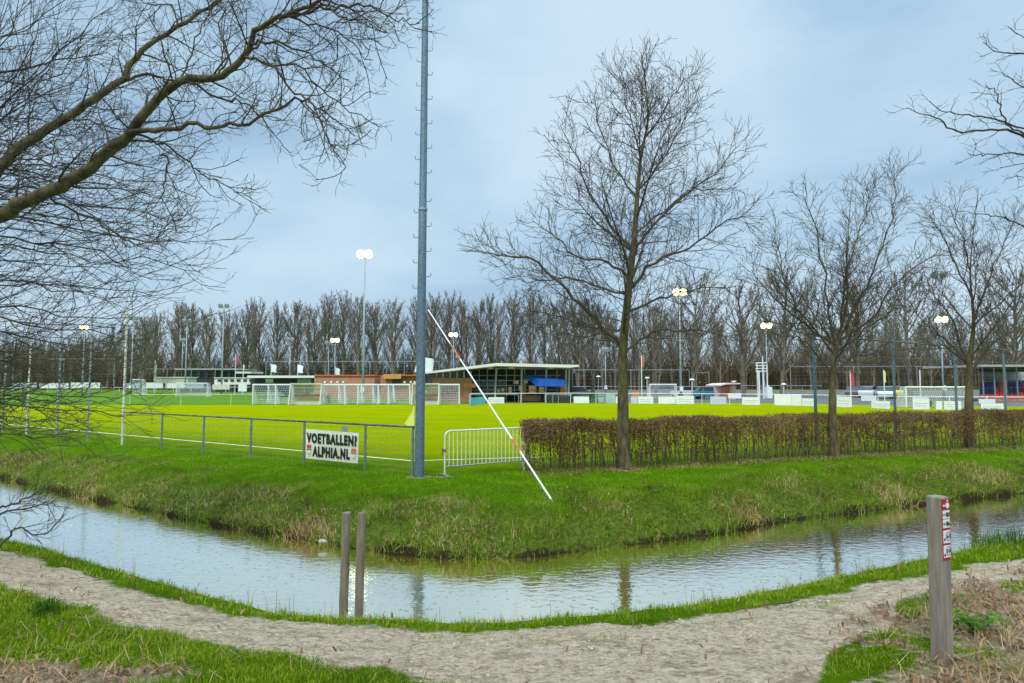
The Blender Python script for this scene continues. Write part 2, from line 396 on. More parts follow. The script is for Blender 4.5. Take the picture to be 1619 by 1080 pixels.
def litter(X, Y):
    return np.clip(blob(X, Y, 1650, 1005, .3, .50, .50) + .8 * blob(X, Y, 1570, 1085, .3, .4, .16) + .4 * blob(X, Y, 1400, 1020, .3, .25, .06) + .9 * (blob(X, Y, 663, 754, 0, .3, .25) + blob(X, Y, 988, 742, 0, .5, .35) + blob(X, Y, 1318, 722, 0, .45, .35) + blob(X, Y, 703, 754, 0, .2, .12)) + .6 * (blob(X, Y, 543, 953, .06, .12, .1) + blob(X, Y, 567, 956, .06, .12, .1) + blob(X, Y, 1490, 1040, .3, .16, .12)) + 1.0 * blob(X, Y, -10, 1075, .3, .5, .28) + .7 * blob(X, Y, 130, 1075, .3, .6, .12) + .5 * blob(X, Y, 250, 1060, .3, .3, .12) + blob(X, Y, 1750, 980, .3, 1.2, .7) + .75 * (X > 1.3) * (Y < np.interp(X, PN[:, 0], PN[:, 1]) + .3) * np.clip(.28 + 1.1 * wav(X, Y, 3.6, 61) + .6 * wav(X, Y, 11, 62), 0, 1), 0, 1.3)
def dryF(X, Y, dF):            # where the far bank carries dead grass
    s = 0
    for px, py, rx, ry, a_ in ((105, 772, .9, .5, 1), (150, 782, .7, .4, 1), (235, 797, .9, .35, .8), (330, 815, 1.0, .35, .7), (450, 832, .6, .35, 1), (490, 838, .5, .4, 1), (600, 850, .4, .3, .6), (1190, 812, .5, .35, .9), (1400, 782, .8, .4, .7), (1560, 764, .8, .4, .5)):
        s = s + a_ * blob(X, Y, px, py, -.45, rx, ry)
    return s

def axis(dense, lo, hi, step):
    a, b = dense; v = list(np.arange(a, b + 1e-6, step)); s = step; x = v[-1]
    while x < hi: s *= 1.22; x += s; v.append(x)
    s = step; x = v[0]
    while x > lo: s *= 1.22; x -= s; v.insert(0, x)
    return np.array(v)
gx = axis((-13.5, 15.5), -1600, 1600, 0.07); gy = axis((2.2, 21.5), -60, 2200, 0.06)
X, Y = np.meshgrid(gx, gy); Hh, dF, dN = height(X, Y, True)
V = np.stack([X, Y, Hh], -1).reshape(-1, 3)
nx, ny = len(gx), len(gy)
I = np.arange(nx * ny).reshape(ny, nx)
F = np.stack([I[:-1, :-1], I[:-1, 1:], I[1:, 1:], I[1:, :-1]], -1).reshape(-1, 4)
fcx = V[F].mean(1)
dfen = sdist(fence_line, X, Y)
A_path = pathd(X, Y)
fpath = pathd(fcx[:, 0], fcx[:, 1]) > 0; ffield = sdist(fence_line, fcx[:, 0], fcx[:, 1]) > 0
attrs = {'a_path': A_path.ravel(), 'a_field': dfen.ravel(), 'a_dF': dF.ravel(), 'a_dN': dN.ravel(), 'a_lit': litter(X, Y).ravel(), 'a_dry': dryF(X, Y, dF).ravel()}

def ground_mat():
    m = bpy.data.materials.new('ground_cover'); m.use_nodes = True
    n = m.node_tree.nodes; l = m.node_tree.links; b = n['Principled BSDF']
    b.inputs['Roughness'].default_value = 1.0; b.inputs['Specular IOR Level'].default_value = 0.0
    geo = n.new('ShaderNodeNewGeometry')
    def noise(s, d=5, ro=0.6, st=None, dist=0):
        z = n.new('ShaderNodeTexNoise'); z.inputs['Scale'].default_value = s; z.inputs['Detail'].default_value = d; z.inputs['Roughness'].default_value = ro
        z.inputs['Distortion'].default_value = dist
        if st:
            mm = n.new('ShaderNodeMapping'); mm.inputs['Scale'].default_value = st; l.new(geo.outputs['Position'], mm.inputs[0]); l.new(mm.outputs[0], z.inputs['Vector'])
        else: l.new(geo.outputs['Position'], z.inputs['Vector'])
        return z.outputs['Fac']
    def ramp(f, *st):
        r = n.new('ShaderNodeValToRGB'); ee = r.color_ramp.elements
        ee[0].position, ee[0].color = st[0][0], (*st[0][1], 1); ee[1].position, ee[1].color = st[-1][0], (*st[-1][1], 1)
        for p, c in st[1:-1]: k = ee.new(p); k.color = (*c, 1)
        l.new(f, r.inputs[0]); return r.outputs[0]
    def math_(op, a, b_=None, c=None):
        k = n.new('ShaderNodeMath'); k.operation = op
        for i, v in enumerate((a, b_, c)):
            if v is None: continue
            if isinstance(v, (int, float)): k.inputs[i].default_value = v
            else: l.new(v, k.inputs[i])
        return k.outputs[0]
    def sstep(v, lo, hi):
        k = n.new('ShaderNodeMapRange'); k.interpolation_type = 'SMOOTHSTEP'; l.new(v, k.inputs['Value'])
        k.inputs['From Min'].default_value = lo; k.inputs['From Max'].default_value = hi; return k.outputs[0]
    def mix(f, a_, b_):
        k = n.new('ShaderNodeMixRGB')
        if isinstance(f, float): k.inputs[0].default_value = f
        else: l.new(f, k.inputs[0])
        l.new(a_, k.inputs[1]); l.new(b_, k.inputs[2]); return k.outputs[0]
    A = {k: attr_node(n, k).outputs['Fac'] for k in attrs}
    n1 = noise(1.3, 6); n2 = noise(14, 6, 0.7); n3 = noise(60, 4, 0.7); nbig = noise(0.12, 4)
    nstr = noise(24, 7, 0.8, (1.0, 1.8, 1.0), 0.8); nfoot = noise(11, 8, 0.78, (1.0, 1.6, 1.0), 1.0)
    # pitch
    pitch = ramp(noise(0.5, 8, 0.65, (0.4, 1, 1)), (0.3, (0.30, 0.33, 0.002)), (0.5, (0.38, 0.40, 0.002)), (0.72, (0.46, 0.46, 0.004)))
    pitch2 = ramp(n2, (0.3, (0.19, 0.28, 0.002)), (0.7, (0.37, 0.44, 0.004)))
    pitch = mix(0.35, pitch, pitch2)
    mmb = n.new('ShaderNodeMapping'); mmb.inputs['Rotation'].default_value = (0, 0, 0.22); l.new(geo.outputs['Position'], mmb.inputs[0])
    wv = n.new('ShaderNodeTexWave'); wv.bands_direction = 'Y'; wv.inputs['Scale'].default_value = 0.09; wv.inputs['Distortion'].default_value = 1.2; wv.inputs['Detail'].default_value = 3; l.new(mmb.outputs[0], wv.inputs['Vector'])
    pitch = mix(math_('MULTIPLY', wv.outputs['Fac'], 0.30), pitch, ramp(n2, (0.3, (0.17, 0.27, 0.002)), (0.7, (0.30, 0.40, 0.004))))
    pitch = mix(math_('MULTIPLY', sstep(noise(0.35, 6, 0.7), 0.60, 0.72), 0.45), pitch, ramp(n2, (0.3, (0.36, 0.36, 0.02)), (0.7, (0.52, 0.50, 0.06))))
    turf = ramp(n1, (0.3, (0.07, 0.15, 0.004)), (0.55, (0.12, 0.24, 0.006)), (0.75, (0.20, 0.33, 0.008)))
    turf = mix(0.4, turf, ramp(n2, (0.3, (0.045, 0.09, 0.006)), (0.7, (0.15, 0.25, 0.01))))
    lower = ramp(n2, (0.32, (0.05, 0.05, 0.015)), (0.5, (0.12, 0.17, 0.02)), (0.7, (0.24, 0.24, 0.06)))
    soil = ramp(n3, (0.3, (0.02, 0.015, 0.008)), (0.7, (0.075, 0.055, 0.03)))
    litt = ramp(n2, (0.30, (0.10, 0.06, 0.035)), (0.46, (0.34, 0.24, 0.15)), (0.68, (0.74, 0.60, 0.42)))
    sand = ramp(nstr, (0.36, (0.12, 0.08, 0.045)), (0.43, (0.42, 0.31, 0.19)), (0.50, (0.80, 0.62, 0.41)), (0.62, (0.95, 0.80, 0.58)))
    sand2 = ramp(nfoot, (0.39, (0.10, 0.065, 0.035)), (0.45, (0.46, 0.35, 0.22)), (0.53, (0.92, 0.75, 0.53)))
    sand = mix(0.45, sand, sand2)
    sand = mix(sstep(n3, 0.62, 0.72), sand, ramp(n2, (0.3, (0.10, 0.075, 0.05)), (0.7, (0.3, 0.25, 0.18))))
    c = mix(sstep(math_('ADD', A['a_field'], math_('MULTIPLY_ADD', n1, 2.5, -1.2)), -0.6, 6.0), turf, pitch)
    # bank on the far side
    low = math_('ADD', A['a_dF'], math_('MULTIPLY_ADD', n1, -1.2, 0.6))
    isfar = sstep(A['a_dF'], -0.3, -0.1)
    c2 = mix(sstep(low, 0.5, 1.5), lower, c)
    c = mix(isfar, c, c2)
    edge = math_('MINIMUM', math_('ADD', A['a_dN'], 100), math_('ABSOLUTE', A['a_dF']))
    wet = math_('MINIMUM', math_('ABSOLUTE', A['a_dF']), math_('ABSOLUTE', A['a_dN']))
    c = mix(sstep(math_('ADD', wet, math_('MULTIPLY_ADD', n2, 0.2, -0.1)), 0.11, 0.03), c, soil)
    # path: sand, breaking up along both edges
    pe = math_('ADD', A['a_path'], math_('MULTIPLY_ADD', n2, 0.30, -0.15))
    pe = math_('ADD', pe, math_('MULTIPLY_ADD', n1, 0.3, -0.15))
    sand = mix(sstep(math_('ADD', n1, math_('MULTIPLY', n2, 0.5)), 0.86, 1.02), sand, ramp(n2, (0.35, (0.20, 0.15, 0.08)), (0.65, (0.55, 0.46, 0.28))))
    sand = mix(math_('MULTIPLY', sstep(noise(3.2, 6, 0.72, (1.0, 1.7, 1.0), 0.5), 0.53, 0.62), 0.55), sand, ramp(n3, (0.35, (0.13, 0.095, 0.055)), (0.65, (0.45, 0.36, 0.235))))
    # path attribute is only meant for the camera side of the ditch
    c = mix(sstep(pe, -0.06, 0.05), c, sand)
    c = mix(sstep(math_('ADD', A['a_lit'], math_('MULTIPLY_ADD', n2, 0.9, -0.45)), 0.30, 0.5), c, litt)
    l.new(c, b.inputs['Base Color'])
    bp = n.new('ShaderNodeBump'); bp.inputs['Strength'].default_value = 0.9; bp.inputs['Distance'].default_value = 0.09
    hh = math_('ADD', math_('MULTIPLY', nfoot, 1.0), math_('MULTIPLY', n3, 0.35)); hh = math_('ADD', hh, math_('MULTIPLY', nstr, 0.7))
    l.new(hh, bp.inputs['Height']); l.new(bp.outputs[0], b.inputs['Normal'])
    return m
M['ground'] = ground_mat()
def sub_grid(name, mask, label_kind='structure'):
    Fm = F[mask]; u, inv = np.unique(Fm, return_inverse=True)
    me = mesh_np(name, V[u], inv.reshape(-1, 4), None, [M['ground']], {k: v[u] for k, v in attrs.items()}, smooth=True)
    return tag(link(name, me), kind='structure')
sub_grid('path', fpath)
sub_grid('playing_field', ffield & ~fpath)
sub_grid('ground', ~ffield & ~fpath)

# water ribbon
def water():
    m = bpy.data.materials.new('ditch_water'); m.use_nodes = True
    n = m.node_tree.nodes; l = m.node_tree.links; b = n['Principled BSDF']
    b.inputs['Base Color'].default_value = (0.050, 0.046, 0.012, 1); b.inputs['Roughness'].default_value = 0.035
    b.inputs['IOR'].default_value = 1.9; b.inputs['Specular IOR Level'].default_value = 0.72
    geo = n.new('ShaderNodeNewGeometry'); mm = n.new('ShaderNodeMapping'); mm.inputs['Scale'].default_value = (1, 1.6, 1)
    l.new(geo.outputs['Position'], mm.inputs[0])
    z = n.new('ShaderNodeTexNoise'); z.inputs['Scale'].default_value = 6; z.inputs['Detail'].default_value = 3; z.inputs['Distortion'].default_value = 0.4
    v = n.new('ShaderNodeTexVoronoi'); v.inputs['Scale'].default_value = 7.0; v.inputs['Randomness'].default_value = 1
    z2 = n.new('ShaderNodeTexNoise'); z2.inputs['Scale'].default_value = 22; z2.inputs['Detail'].default_value = 2
    for k in (z, v, z2): l.new(mm.outputs[0], k.inputs['Vector'])
    rr = n.new('ShaderNodeMapRange'); rr.inputs['From Min'].default_value = 0.0; rr.inputs['From Max'].default_value = 0.20; rr.inputs['To Min'].default_value = 1.0; rr.inputs['To Max'].default_value = 0.0
    l.new(v.outputs['Distance'], rr.inputs['Value'])
    a1 = n.new('ShaderNodeMath'); a1.operation = 'MULTIPLY_ADD'; a1.inputs[1].default_value = 0.8
    l.new(rr.outputs[0], a1.inputs[0]); l.new(z.outputs['Fac'], a1.inputs[2])
    a2 = n.new('ShaderNodeMath'); a2.operation = 'MULTIPLY_ADD'; a2.inputs[1].default_value = 0.10
    l.new(z2.outputs['Fac'], a2.inputs[0]); l.new(a1.outputs[0], a2.inputs[2])
    bp = n.new('ShaderNodeBump'); bp.inputs['Strength'].default_value = 0.13; bp.inputs['Distance'].default_value = 0.03
    l.new(a2.outputs[0], bp.inputs['Height'])
    n.remove(b); o_ = n['Material Output']; df = n.new('ShaderNodeBsdfDiffuse'); gl_ = n.new('ShaderNodeBsdfGlossy'); ms = n.new('ShaderNodeMixShader'); fr = n.new('ShaderNodeFresnel')
    df.inputs[0].default_value = (0.22, 0.20, 0.012, 1); gl_.inputs[0].default_value = (1.0, 0.985, 0.93, 1); gl_.inputs['Roughness'].default_value = 0.06; fr.inputs[0].default_value = 1.33
    k = n.new('ShaderNodeMath'); k.operation = 'MULTIPLY_ADD'; k.inputs[1].default_value = 1.3; k.inputs[2].default_value = 0.60; k.use_clamp = True
    for nn_ in (gl_, fr): l.new(bp.outputs[0], nn_.inputs['Normal'])
    l.new(fr.outputs[0], k.inputs[0]); l.new(k.outputs[0], ms.inputs[0]); l.new(df.outputs[0], ms.inputs[1]); l.new(gl_.outputs[0], ms.inputs[2]); l.new(ms.outputs[0], o_.inputs[0])
    xs = np.concatenate([np.linspace(-60, -14, 20), np.linspace(-13, 15, 200), np.linspace(16, 66, 20)])
    yf = np.interp(xs, Fp[:, 0], Fp[:, 1]) + 0.6; yn = np.interp(xs, Np[:, 0], Np[:, 1]) - 0.6
    k = len(xs); Vw = np.concatenate([np.stack([xs, yn, np.full(k, ZW)], 1), np.stack([xs, yf, np.full(k, ZW)], 1)])
    Fw = [(i, i + 1, k + i + 1, k + i) for i in range(k - 1)]
    tag(link('water', mesh_np('water', Vw, Fw, None, [m])), kind='structure')
water()

# white pitch lines, 4 mm above the turf
def strip(mb, p0, p1, w, z=0.006):
    p0, p1 = np.array(p0[:2]), np.array(p1[:2]); d = (p1 - p0) / np.linalg.norm(p1 - p0); nn = np.array([-d[1], d[0]]) * w / 2
    mb.add([(*(p0 - nn), z), (*(p1 - nn), z), (*(p1 + nn), z), (*(p0 + nn), z)], [(0, 1, 2, 3)])
PC = np.array(G(653, 729)[:2])
mb = MB()
strip(mb, PC, PC + FD * 62, 0.11)
gl = np.array(G(830, 724)[:2]) - PC; gl /= np.linalg.norm(gl)
strip(mb, PC - gl * 0.02, PC + gl * 3.6, 0.11, 0.010)
q0 = G(1290, 641); q1 = G(1640, 653)
strip(mb, q0, q1, 0.16, 0.014)
tag(mb.build('pitch_line', M['line']), kind='structure')

# ---------------------------------------------------------------- grass blades
def blades(name, X, Y, h, w, material, lean=0.35, seg=1, z0=None, rnd=None, kink=None, kind='stuff', drop=0.01):
    k = len(X)
    Z = height(X, Y) - drop if z0 is None else z0
    az = nrg.uniform(0, 2 * math.pi, k); ln = nrg.normal(0, lean, k); 
    face = nrg.uniform(0, math.pi, k)
    dx, dy = np.cos(face) * w / 2, np.sin(face) * w / 2
    lx, ly = np.cos(az) * ln * h, np.sin(az) * ln * h
    P0 = np.stack([X - dx, Y - dy, Z], 1); P1 = np.stack([X + dx, Y + dy, Z], 1)
    if rnd is None: rnd = nrg.uniform(0, 1, k)
    if seg == 1:
        P2 = np.stack([X + lx, Y + ly, Z + h * np.clip(1 - np.abs(ln) * .4, .2, 1)], 1)
        Vv = np.stack([P0, P1, P2], 1).reshape(-1, 3); Fv = np.arange(k * 3).reshape(-1, 3)
        me = mesh_np(name, Vv, None, Fv, [material], {'rnd': np.repeat(rnd, 3)})
    else:
        mz = Z + h * .6
        P2 = np.stack([X + dx * .8 + lx * .35, Y + dy * .8 + ly * .35, mz], 1); P3 = np.stack([X - dx * .8 + lx * .35, Y - dy * .8 + ly * .35, mz], 1)
        P4 = np.stack([X + lx, Y + ly, Z + h * np.clip(1 - np.abs(ln) * .5, .3, 1)], 1)
        Vv = np.stack([P0, P1, P2, P3, P4], 1).reshape(-1, 3); o = np.arange(k) * 5
        me = mesh_np(name, Vv, np.stack([o, o + 1, o + 2, o + 3], 1), np.stack([o + 3, o + 2, o + 4], 1), [material], {'rnd': np.repeat(rnd, 5)})
    return tag(link(name, me), kind=kind)
def sample(n, x0, x1, y0, y1, pad=1.0):
    X = nrg.uniform(x0, x1, n); Y = nrg.uniform(y0, y1, n)
    k = np.abs(X) < 0.85 * Y + pad
    return X[k], Y[k]
# far bank, upper part
X, Y = sample(1100000, -16, 17, 9, 22); dF = sdist(Fp, X, Y); df = sdist(fence_line, X, Y); lit_ = litter(X, Y)
n_ = wav(X, Y, 2.2, 21); clump = wav(X, Y, 6, 22)
p = np.where((dF > 1.0 + .5 * n_) & (df < 0.5 + .3 * n_) & (lit_ < .5), 0.55, 0) * np.clip(10.5 / Y, .3, 1)
k = nrg.uniform(0, 1, len(X)) < p; Xa, Ya, ca = X[k], Y[k], clump[k]
blades('bank_grass', Xa, Ya, (0.045 + 0.03 * nrg.random(len(Xa))) * (1 + .5 * ca), 0.010, M['blade_bank'], 0.45)
# far bank, lower part: longer, tufted
p = np.where((dF > -0.02) & (dF < 1.5 + .5 * n_), 0.6 * np.clip(.65 + 1.2 * clump, .06, 1), 0) * np.clip(10.5 / Y, .3, 1)
k = nrg.uniform(0, 1, len(X)) < p; Xa, Ya, ca = X[k], Y[k], clump[k]
blades('lower_bank_grass', Xa, Ya, (0.06 + 0.11 * nrg.random(len(Xa))) * (1 + 1.0 * ca), 0.013, M['blade_low'], 0.8)
# dead grass on the far bank
dr = dryF(X, Y, dF) + .35 * clump
p = np.where((dF > 0.0) & (dF < 1.7), np.clip(dr - .35, 0, .6) + np.clip(.05 + .12 * n_ + .13 * clump, 0, .24) * (dF < .55 + .8 * np.clip(n_ + .4, 0, 1)), 0)
k = nrg.uniform(0, 1, len(X)) < p; Xa, Ya = X[k], Y[k]
blades('dead_grass', Xa, Ya, 0.06 + 0.13 * nrg.random(len(Xa)), 0.012, M['blade_dry'], 1.0, 2)
# sparse dry leaves on the bank
p = np.where((dF > 0.1) & (dF < 2.0) & (n_ > -.1), 0.022, 0) + np.where((np.abs(sdist(np.array([HB, HE]), X, Y) + .25) < .5) & (X > HB[0]), .06, 0)
k = nrg.uniform(0, 1, len(X)) < p; Xa, Ya = X[k], Y[k]
blades('fallen_leaves', Xa, Ya, 0.035 + 0.02 * nrg.random(len(Xa)), 0.028, M['leaf_litter'], 1.6, 2, z0=height(Xa, Ya) + .02)
# camera side: strip between water and path
X, Y = sample(420000, -9.5, 10.5, 3.4, 12.5); dN = -sdist(Np, X, Y); pd = pathd(X, Y); n1_ = wav(X, Y, 3, 31); n2_ = wav(X, Y, 11, 32)
above = Y > np.interp(X, PF[:, 0], PF[:, 1])
p = np.where((dN > 0.12) & above & (pd < -.02 + .14 * n2_ + .10 * n1_), 0.8, 0) * np.clip(.75 + .9 * n2_, .12, 1)
k = nrg.uniform(0, 1, len(X)) < p; Xa, Ya, ca = X[k], Y[k], n2_[k]
blades('near_bank_grass', Xa, Ya, (0.025 + 0.05 * nrg.random(len(Xa))) * (1 + .7 * ca), 0.005, M['blade_near'], 0.7, 2)
p = np.where((dN > 0.2) & (dN < .62) & above, np.clip(.25 * n1_ + .12 * n2_ - .03, 0.004, .12), 0)
k = nrg.uniform(0, 1, len(X)) < p; Xa, Ya = X[k], Y[k]
blades('dry_bank_stalks', Xa, Ya, 0.10 + 0.17 * nrg.random(len(Xa)), 0.005, M['blade_dry'], 0.35, 2)
# camera side: verge below the path
X, Y = sample(700000, -6, 6.5, 2.9, 8, .4); pd = pathd(X, Y); lt = litter(X, Y); n1_ = wav(X, Y, 3, 41); n2_ = wav(X, Y, 10, 42)
below = Y < np.interp(X, PN[:, 0], PN[:, 1]) + .25 * (X > 1.5)
p = np.where(below & (pd < -0.0 + .10 * n2_), 0.85, 0) * np.clip(.85 + .6 * n2_, .1, 1) * np.clip(1.25 - 1.5 * lt, 0.02, 1)
rt = X > 1.0
p = np.where(rt, p * np.clip(.50 + 1.4 * n1_, .05, .8), p)
k = nrg.uniform(0, 1, len(X)) < p; Xa, Ya, ca = X[k], Y[k], n2_[k]
blades('verge_grass', Xa, Ya, (0.022 + 0.038 * nrg.random(len(Xa))) * (1 + .5 * ca), 0.0045, M['blade_near'], 0.6, 2)
# tufts growing in the path
tf = np.clip(blob(X, Y, 1285, 957, .28, .35, .06) + blob(X, Y, 720, 1000, .28, .25, .05) + blob(X, Y, 1150, 985, .28, .5, .05) + blob(X, Y, 1560, 900, .28, .4, .1) + blob(X, Y, 1430, 1060, .3, .35, .12) + .5 * blob(X, Y, 900, 1010, .3, .5, .1), 0, 1)
k = nrg.uniform(0, 1, len(X)) < .28 * tf * np.clip(.5 + n2_, 0, 1) * (pd > 0); Xa, Ya = X[k], Y[k]
blades('path_grass', Xa, Ya, 0.02 + 0.03 * nrg.random(len(Xa)), 0.0045, M['blade_near'], 0.8, 2)
# clods and grit kicked up on the path
def clods(name, X, Y, sz, material, rnd):
    k = len(X); Z = height(X, Y); a = nrg.uniform(0, 6.28, k); Vv = []
    for j in range(4): Vv.append(np.stack([X + np.cos(a + j * 1.57) * sz * nrg.uniform(.6, 1.3, k), Y + np.sin(a + j * 1.57) * sz * nrg.uniform(.4, .9, k), Z - .004], 1))
    Vv.append(np.stack([X + nrg.normal(0, .2, k) * sz, Y + nrg.normal(0, .2, k) * sz, Z + sz * nrg.uniform(.25, .7, k)], 1))
    Vv = np.stack(Vv, 1).reshape(-1, 3); o = np.arange(k) * 5; F3 = np.concatenate([np.stack([o + j, o + (j + 1) % 4, o + 4], 1) for j in range(4)])
    return tag(link(name, mesh_np(name, Vv, None, F3, [material], {'rnd': np.repeat(rnd, 5)})), kind='stuff')
M['clod'] = blade_mat('sandy_clods', [(0.10, 0.07, 0.045), (0.28, 0.21, 0.14), (0.50, 0.41, 0.29), (0.66, 0.56, 0.41)], .5, 0.0, 2.5)
Xc, Yc = sample(120000, -9, 9, 3.2, 11, .5); pc = pathd(Xc, Yc); n3_ = wav(Xc, Yc, 5, 55); n4_ = wav(Xc, Yc, 16, 56)
k = (pc > -.05) & (nrg.random(len(Xc)) < np.clip(.12 + .35 * n3_ + .35 * n4_, .01, .6)); Xc, Yc = Xc[k], Yc[k]
clods('path_grit', Xc, Yc, nrg.uniform(.004, .016, len(Xc)) ** 1.0, M['clod'], nrg.random(len(Xc)))
# leaf litter and dead bracken
k = nrg.uniform(0, 1, len(X)) < .04 * np.clip(lt * 1.4 - .3, 0, 1) + .0008; Xa, Ya = X[k], Y[k]
blades('leaf_litter', Xa, Ya, 0.03 + 0.035 * nrg.random(len(Xa)), 0.018, M['leaf_litter'], 1.7, 2, z0=height(Xa, Ya) + .008)
k = nrg.uniform(0, 1, len(X)) < .03 * np.clip(lt * 1.4 - .4, 0, 1) + .010 * np.clip(.5 + n1_, 0, 1) * below; Xa, Ya = X[k], Y[k]
blades('dead_stalks', Xa, Ya, 0.07 + 0.10 * nrg.random(len(Xa)), 0.004, M['blade_dry'], 1.6, 2, z0=height(Xa, Ya) + .01)

# individual plants
def tuft(name, label, cat, px, py, z, n, hgt, wid, rad, material, lean):
    g = G(px, py, z); t_ = nrg.normal(0, rad, (n, 2)); Xa, Ya = t_[:, 0] + g[0], t_[:, 1] + g[1]
    o = blades(name, Xa, Ya, hgt * (.6 + .5 * nrg.random(n)), wid, material, lean, 2, kind='thing')
    return tag(o, label, cat, kind='thing')
tuft('grass_tuft', 'dark green grass tuft in the verge at the left, below the sandy path', 'grass tuft', 72, 968, .3, 260, .15, .007, .05, M['fern'], .5)
tuft('rush_tuft', 'tall rushes on the water edge right of the wooden waymark post', 'rushes', 1580, 862, .12, 260, .26, .007, .16, M['fern'], .35)
g = G(1545, 1005, .3); ts = []
mbf = []
for i in range(46):       # green fern clump: arching fronds with leaflets
    a_ = rng.uniform(0, 6.28); Lf = rng.uniform(.12, .24); pts = []
    for j in range(8):
        t = j / 7; pts.append((g[0] + math.cos(a_) * Lf * t, g[1] + math.sin(a_) * Lf * t * .8, .31 + .13 * math.sin(t * 2.4) * (Lf / .2)))
    for j in range(1, 8):
        for sgn in (-1, 1):
            l_ = .042 * (1 - abs(j / 7 - .4)); x, y, z = pts[j]
            ex, ey = x - math.sin(a_) * sgn * l_ + math.cos(a_) * .012, y + math.cos(a_) * sgn * l_ + math.sin(a_) * .012
            w_ = .009
            mbf.append([(x - math.cos(a_) * w_, y - math.sin(a_) * w_, z), (x + math.cos(a_) * w_, y + math.sin(a_) * w_, z), (ex, ey, z - .008 + rng.uniform(-.01, .01))])
Vv = np.array(mbf).reshape(-1, 3)
o = link('fern', mesh_np('fern', Vv, None, np.arange(len(Vv)).reshape(-1, 3), [M['fern']], {'rnd': np.repeat(nrg.random(len(mbf)), 3)}))
tag(o, 'low green fern clump beside the foot of the waymark post', 'fern')

# ---------------------------------------------------------------- bare trees
def nrm(v):
    l_ = math.sqrt(v[0] * v[0] + v[1] * v[1] + v[2] * v[2]) or 1e-9
    return (v[0] / l_, v[1] / l_, v[2] / l_)
def perp_dir(d, ang, az):
    rf = (0, 0, 1) if abs(d[2]) < .9 else (1, 0, 0)
    u = nrm((d[1] * rf[2] - d[2] * rf[1], d[2] * rf[0] - d[0] * rf[2], d[0] * rf[1] - d[1] * rf[0]))
    w = (d[1] * u[2] - d[2] * u[1], d[2] * u[0] - d[0] * u[2], d[0] * u[1] - d[1] * u[0])
    s, c = math.sin(ang), math.cos(ang); ca, sa = math.cos(az), math.sin(az)
    return nrm(tuple(d[i] * c + (u[i] * ca + w[i] * sa) * s for i in range(3)))
def grow(out, p, d, L, r, lv, P):
    q = P[lv]; n = q['n']; st = L / n; pts = [p]; rs = [r]; j = q['jit']; tr = q['trop']; ds = [d]
    g1, g2 = rng.gauss, rng.random
    for i in range(n):
        d = nrm((d[0] + g1(0, j), d[1] + g1(0, j), d[2] + g1(0, j) + tr))
        p = (p[0] + d[0] * st, p[1] + d[1] * st, p[2] + d[2] * st); pts.append(p); ds.append(d)
        rs.append(max(q['rmin'], r * (1 - .85 * (i + 1) / n)))
    out.append((pts, rs, q['sides'], lv))
    kids(out, pts, rs, ds, L, lv, P)
def kids(out, pts, rs, ds, L, lv, P):
    q = P[lv]
    if lv + 1 >= len(P) or not q['ch']: return
    c = q['ch'] * L if q.get('perm') else q['ch']; c = max(1, int(c * rng.uniform(.8, 1.2) + rng.random() * .5))
    az = rng.uniform(0, 6.28); n = len(pts) - 1
    for i in range(c):
        t = q['t0'] + (1 - q['t0']) * (i + rng.random()) / c; t = min(t, .999)
        k = int(t * n); f = t * n - k
        p = tuple(pts[k][m] * (1 - f) + pts[k + 1][m] * f for m in range(3)); r_ = rs[k] * (1 - f) + rs[k + 1] * f
        az += 2.4 + rng.uniform(-.5, .5)
        dd = perp_dir(ds[min(k + 1, n)], R(q['ang'] * rng.uniform(.7, 1.25)), az)
        if q.get('flat'): dd = nrm((dd[0], dd[1] * .8, dd[2] * q['flat'] + .1))
        cl = (L * q['ratio'] if 'ratio' in q else q['len']) * (1 - q.get('tap', .55) * t) * rng.uniform(.6, 1.3)
        grow(out, p, dd, cl, max(P[lv + 1]['rmin'], min(r_ * .7, cl * q.get('rk', .016))), lv + 1, P)
def smooth_path(pts, m=4):
    pts = [tuple(map(float, p)) for p in pts]; q = [pts[0]] + pts + [pts[-1]]; o = []
    for i in range(1, len(q) - 2):
        for k in range(m):
            t = k / m; a_, b_, c_, d_ = q[i - 1], q[i], q[i + 1], q[i + 2]
            o.append(tuple(.5 * (2 * b_[j] + (c_[j] - a_[j]) * t + (2 * a_[j] - 5 * b_[j] + 4 * c_[j] - d_[j]) * t * t + (3 * b_[j] - a_[j] - 3 * c_[j] + d_[j]) * t ** 3) for j in range(3)))
    o.append(pts[-1]); return o
def limb(out, pts, r0, r1, P, lv=0, m=4, wob=.0, sides=7, pw=1.0):
    s = smooth_path(pts, m)
    s = [s[0]] + [tuple(c + rng.gauss(0, wob) for c in p) for p in s[1:-1]] + [s[-1]]
    n = len(s) - 1; rs = [r0 + (r1 - r0) * (i / n) ** pw for i in range(n + 1)]
    ds = [nrm(tuple(s[min(i + 1, n)][k] - s[max(i - 1, 0)][k] for k in range(3))) for i in range(n + 1)]
    L = sum(math.dist(s[i], s[i + 1]) for i in range(n))
    out.append((s, rs, sides, lv - 1)); kids(out, s, rs, ds, L, lv, P)
    return s, rs
def flare(s, rs, h=0.35, k=.55):     # root flare at the foot
    z0 = s[0][2]; return [r * (1 + k * max(0, 1 - (p[2] - z0) / h) ** 2) for p, r in zip(s, rs)]
def mk_tree(name, label, base, trunk_ts, crown_ts, mats=('bark', 'twig'), group=None, cat='tree'):
    t = thing(name, label, cat, base, 0, group)
    tube_obj('trunk', [x[:3] for x in trunk_ts], M[mats[0]], t, base)
    big = [x[:3] for x in crown_ts]
    tube_obj('crown', big, M[mats[1]], t, base)
    return t

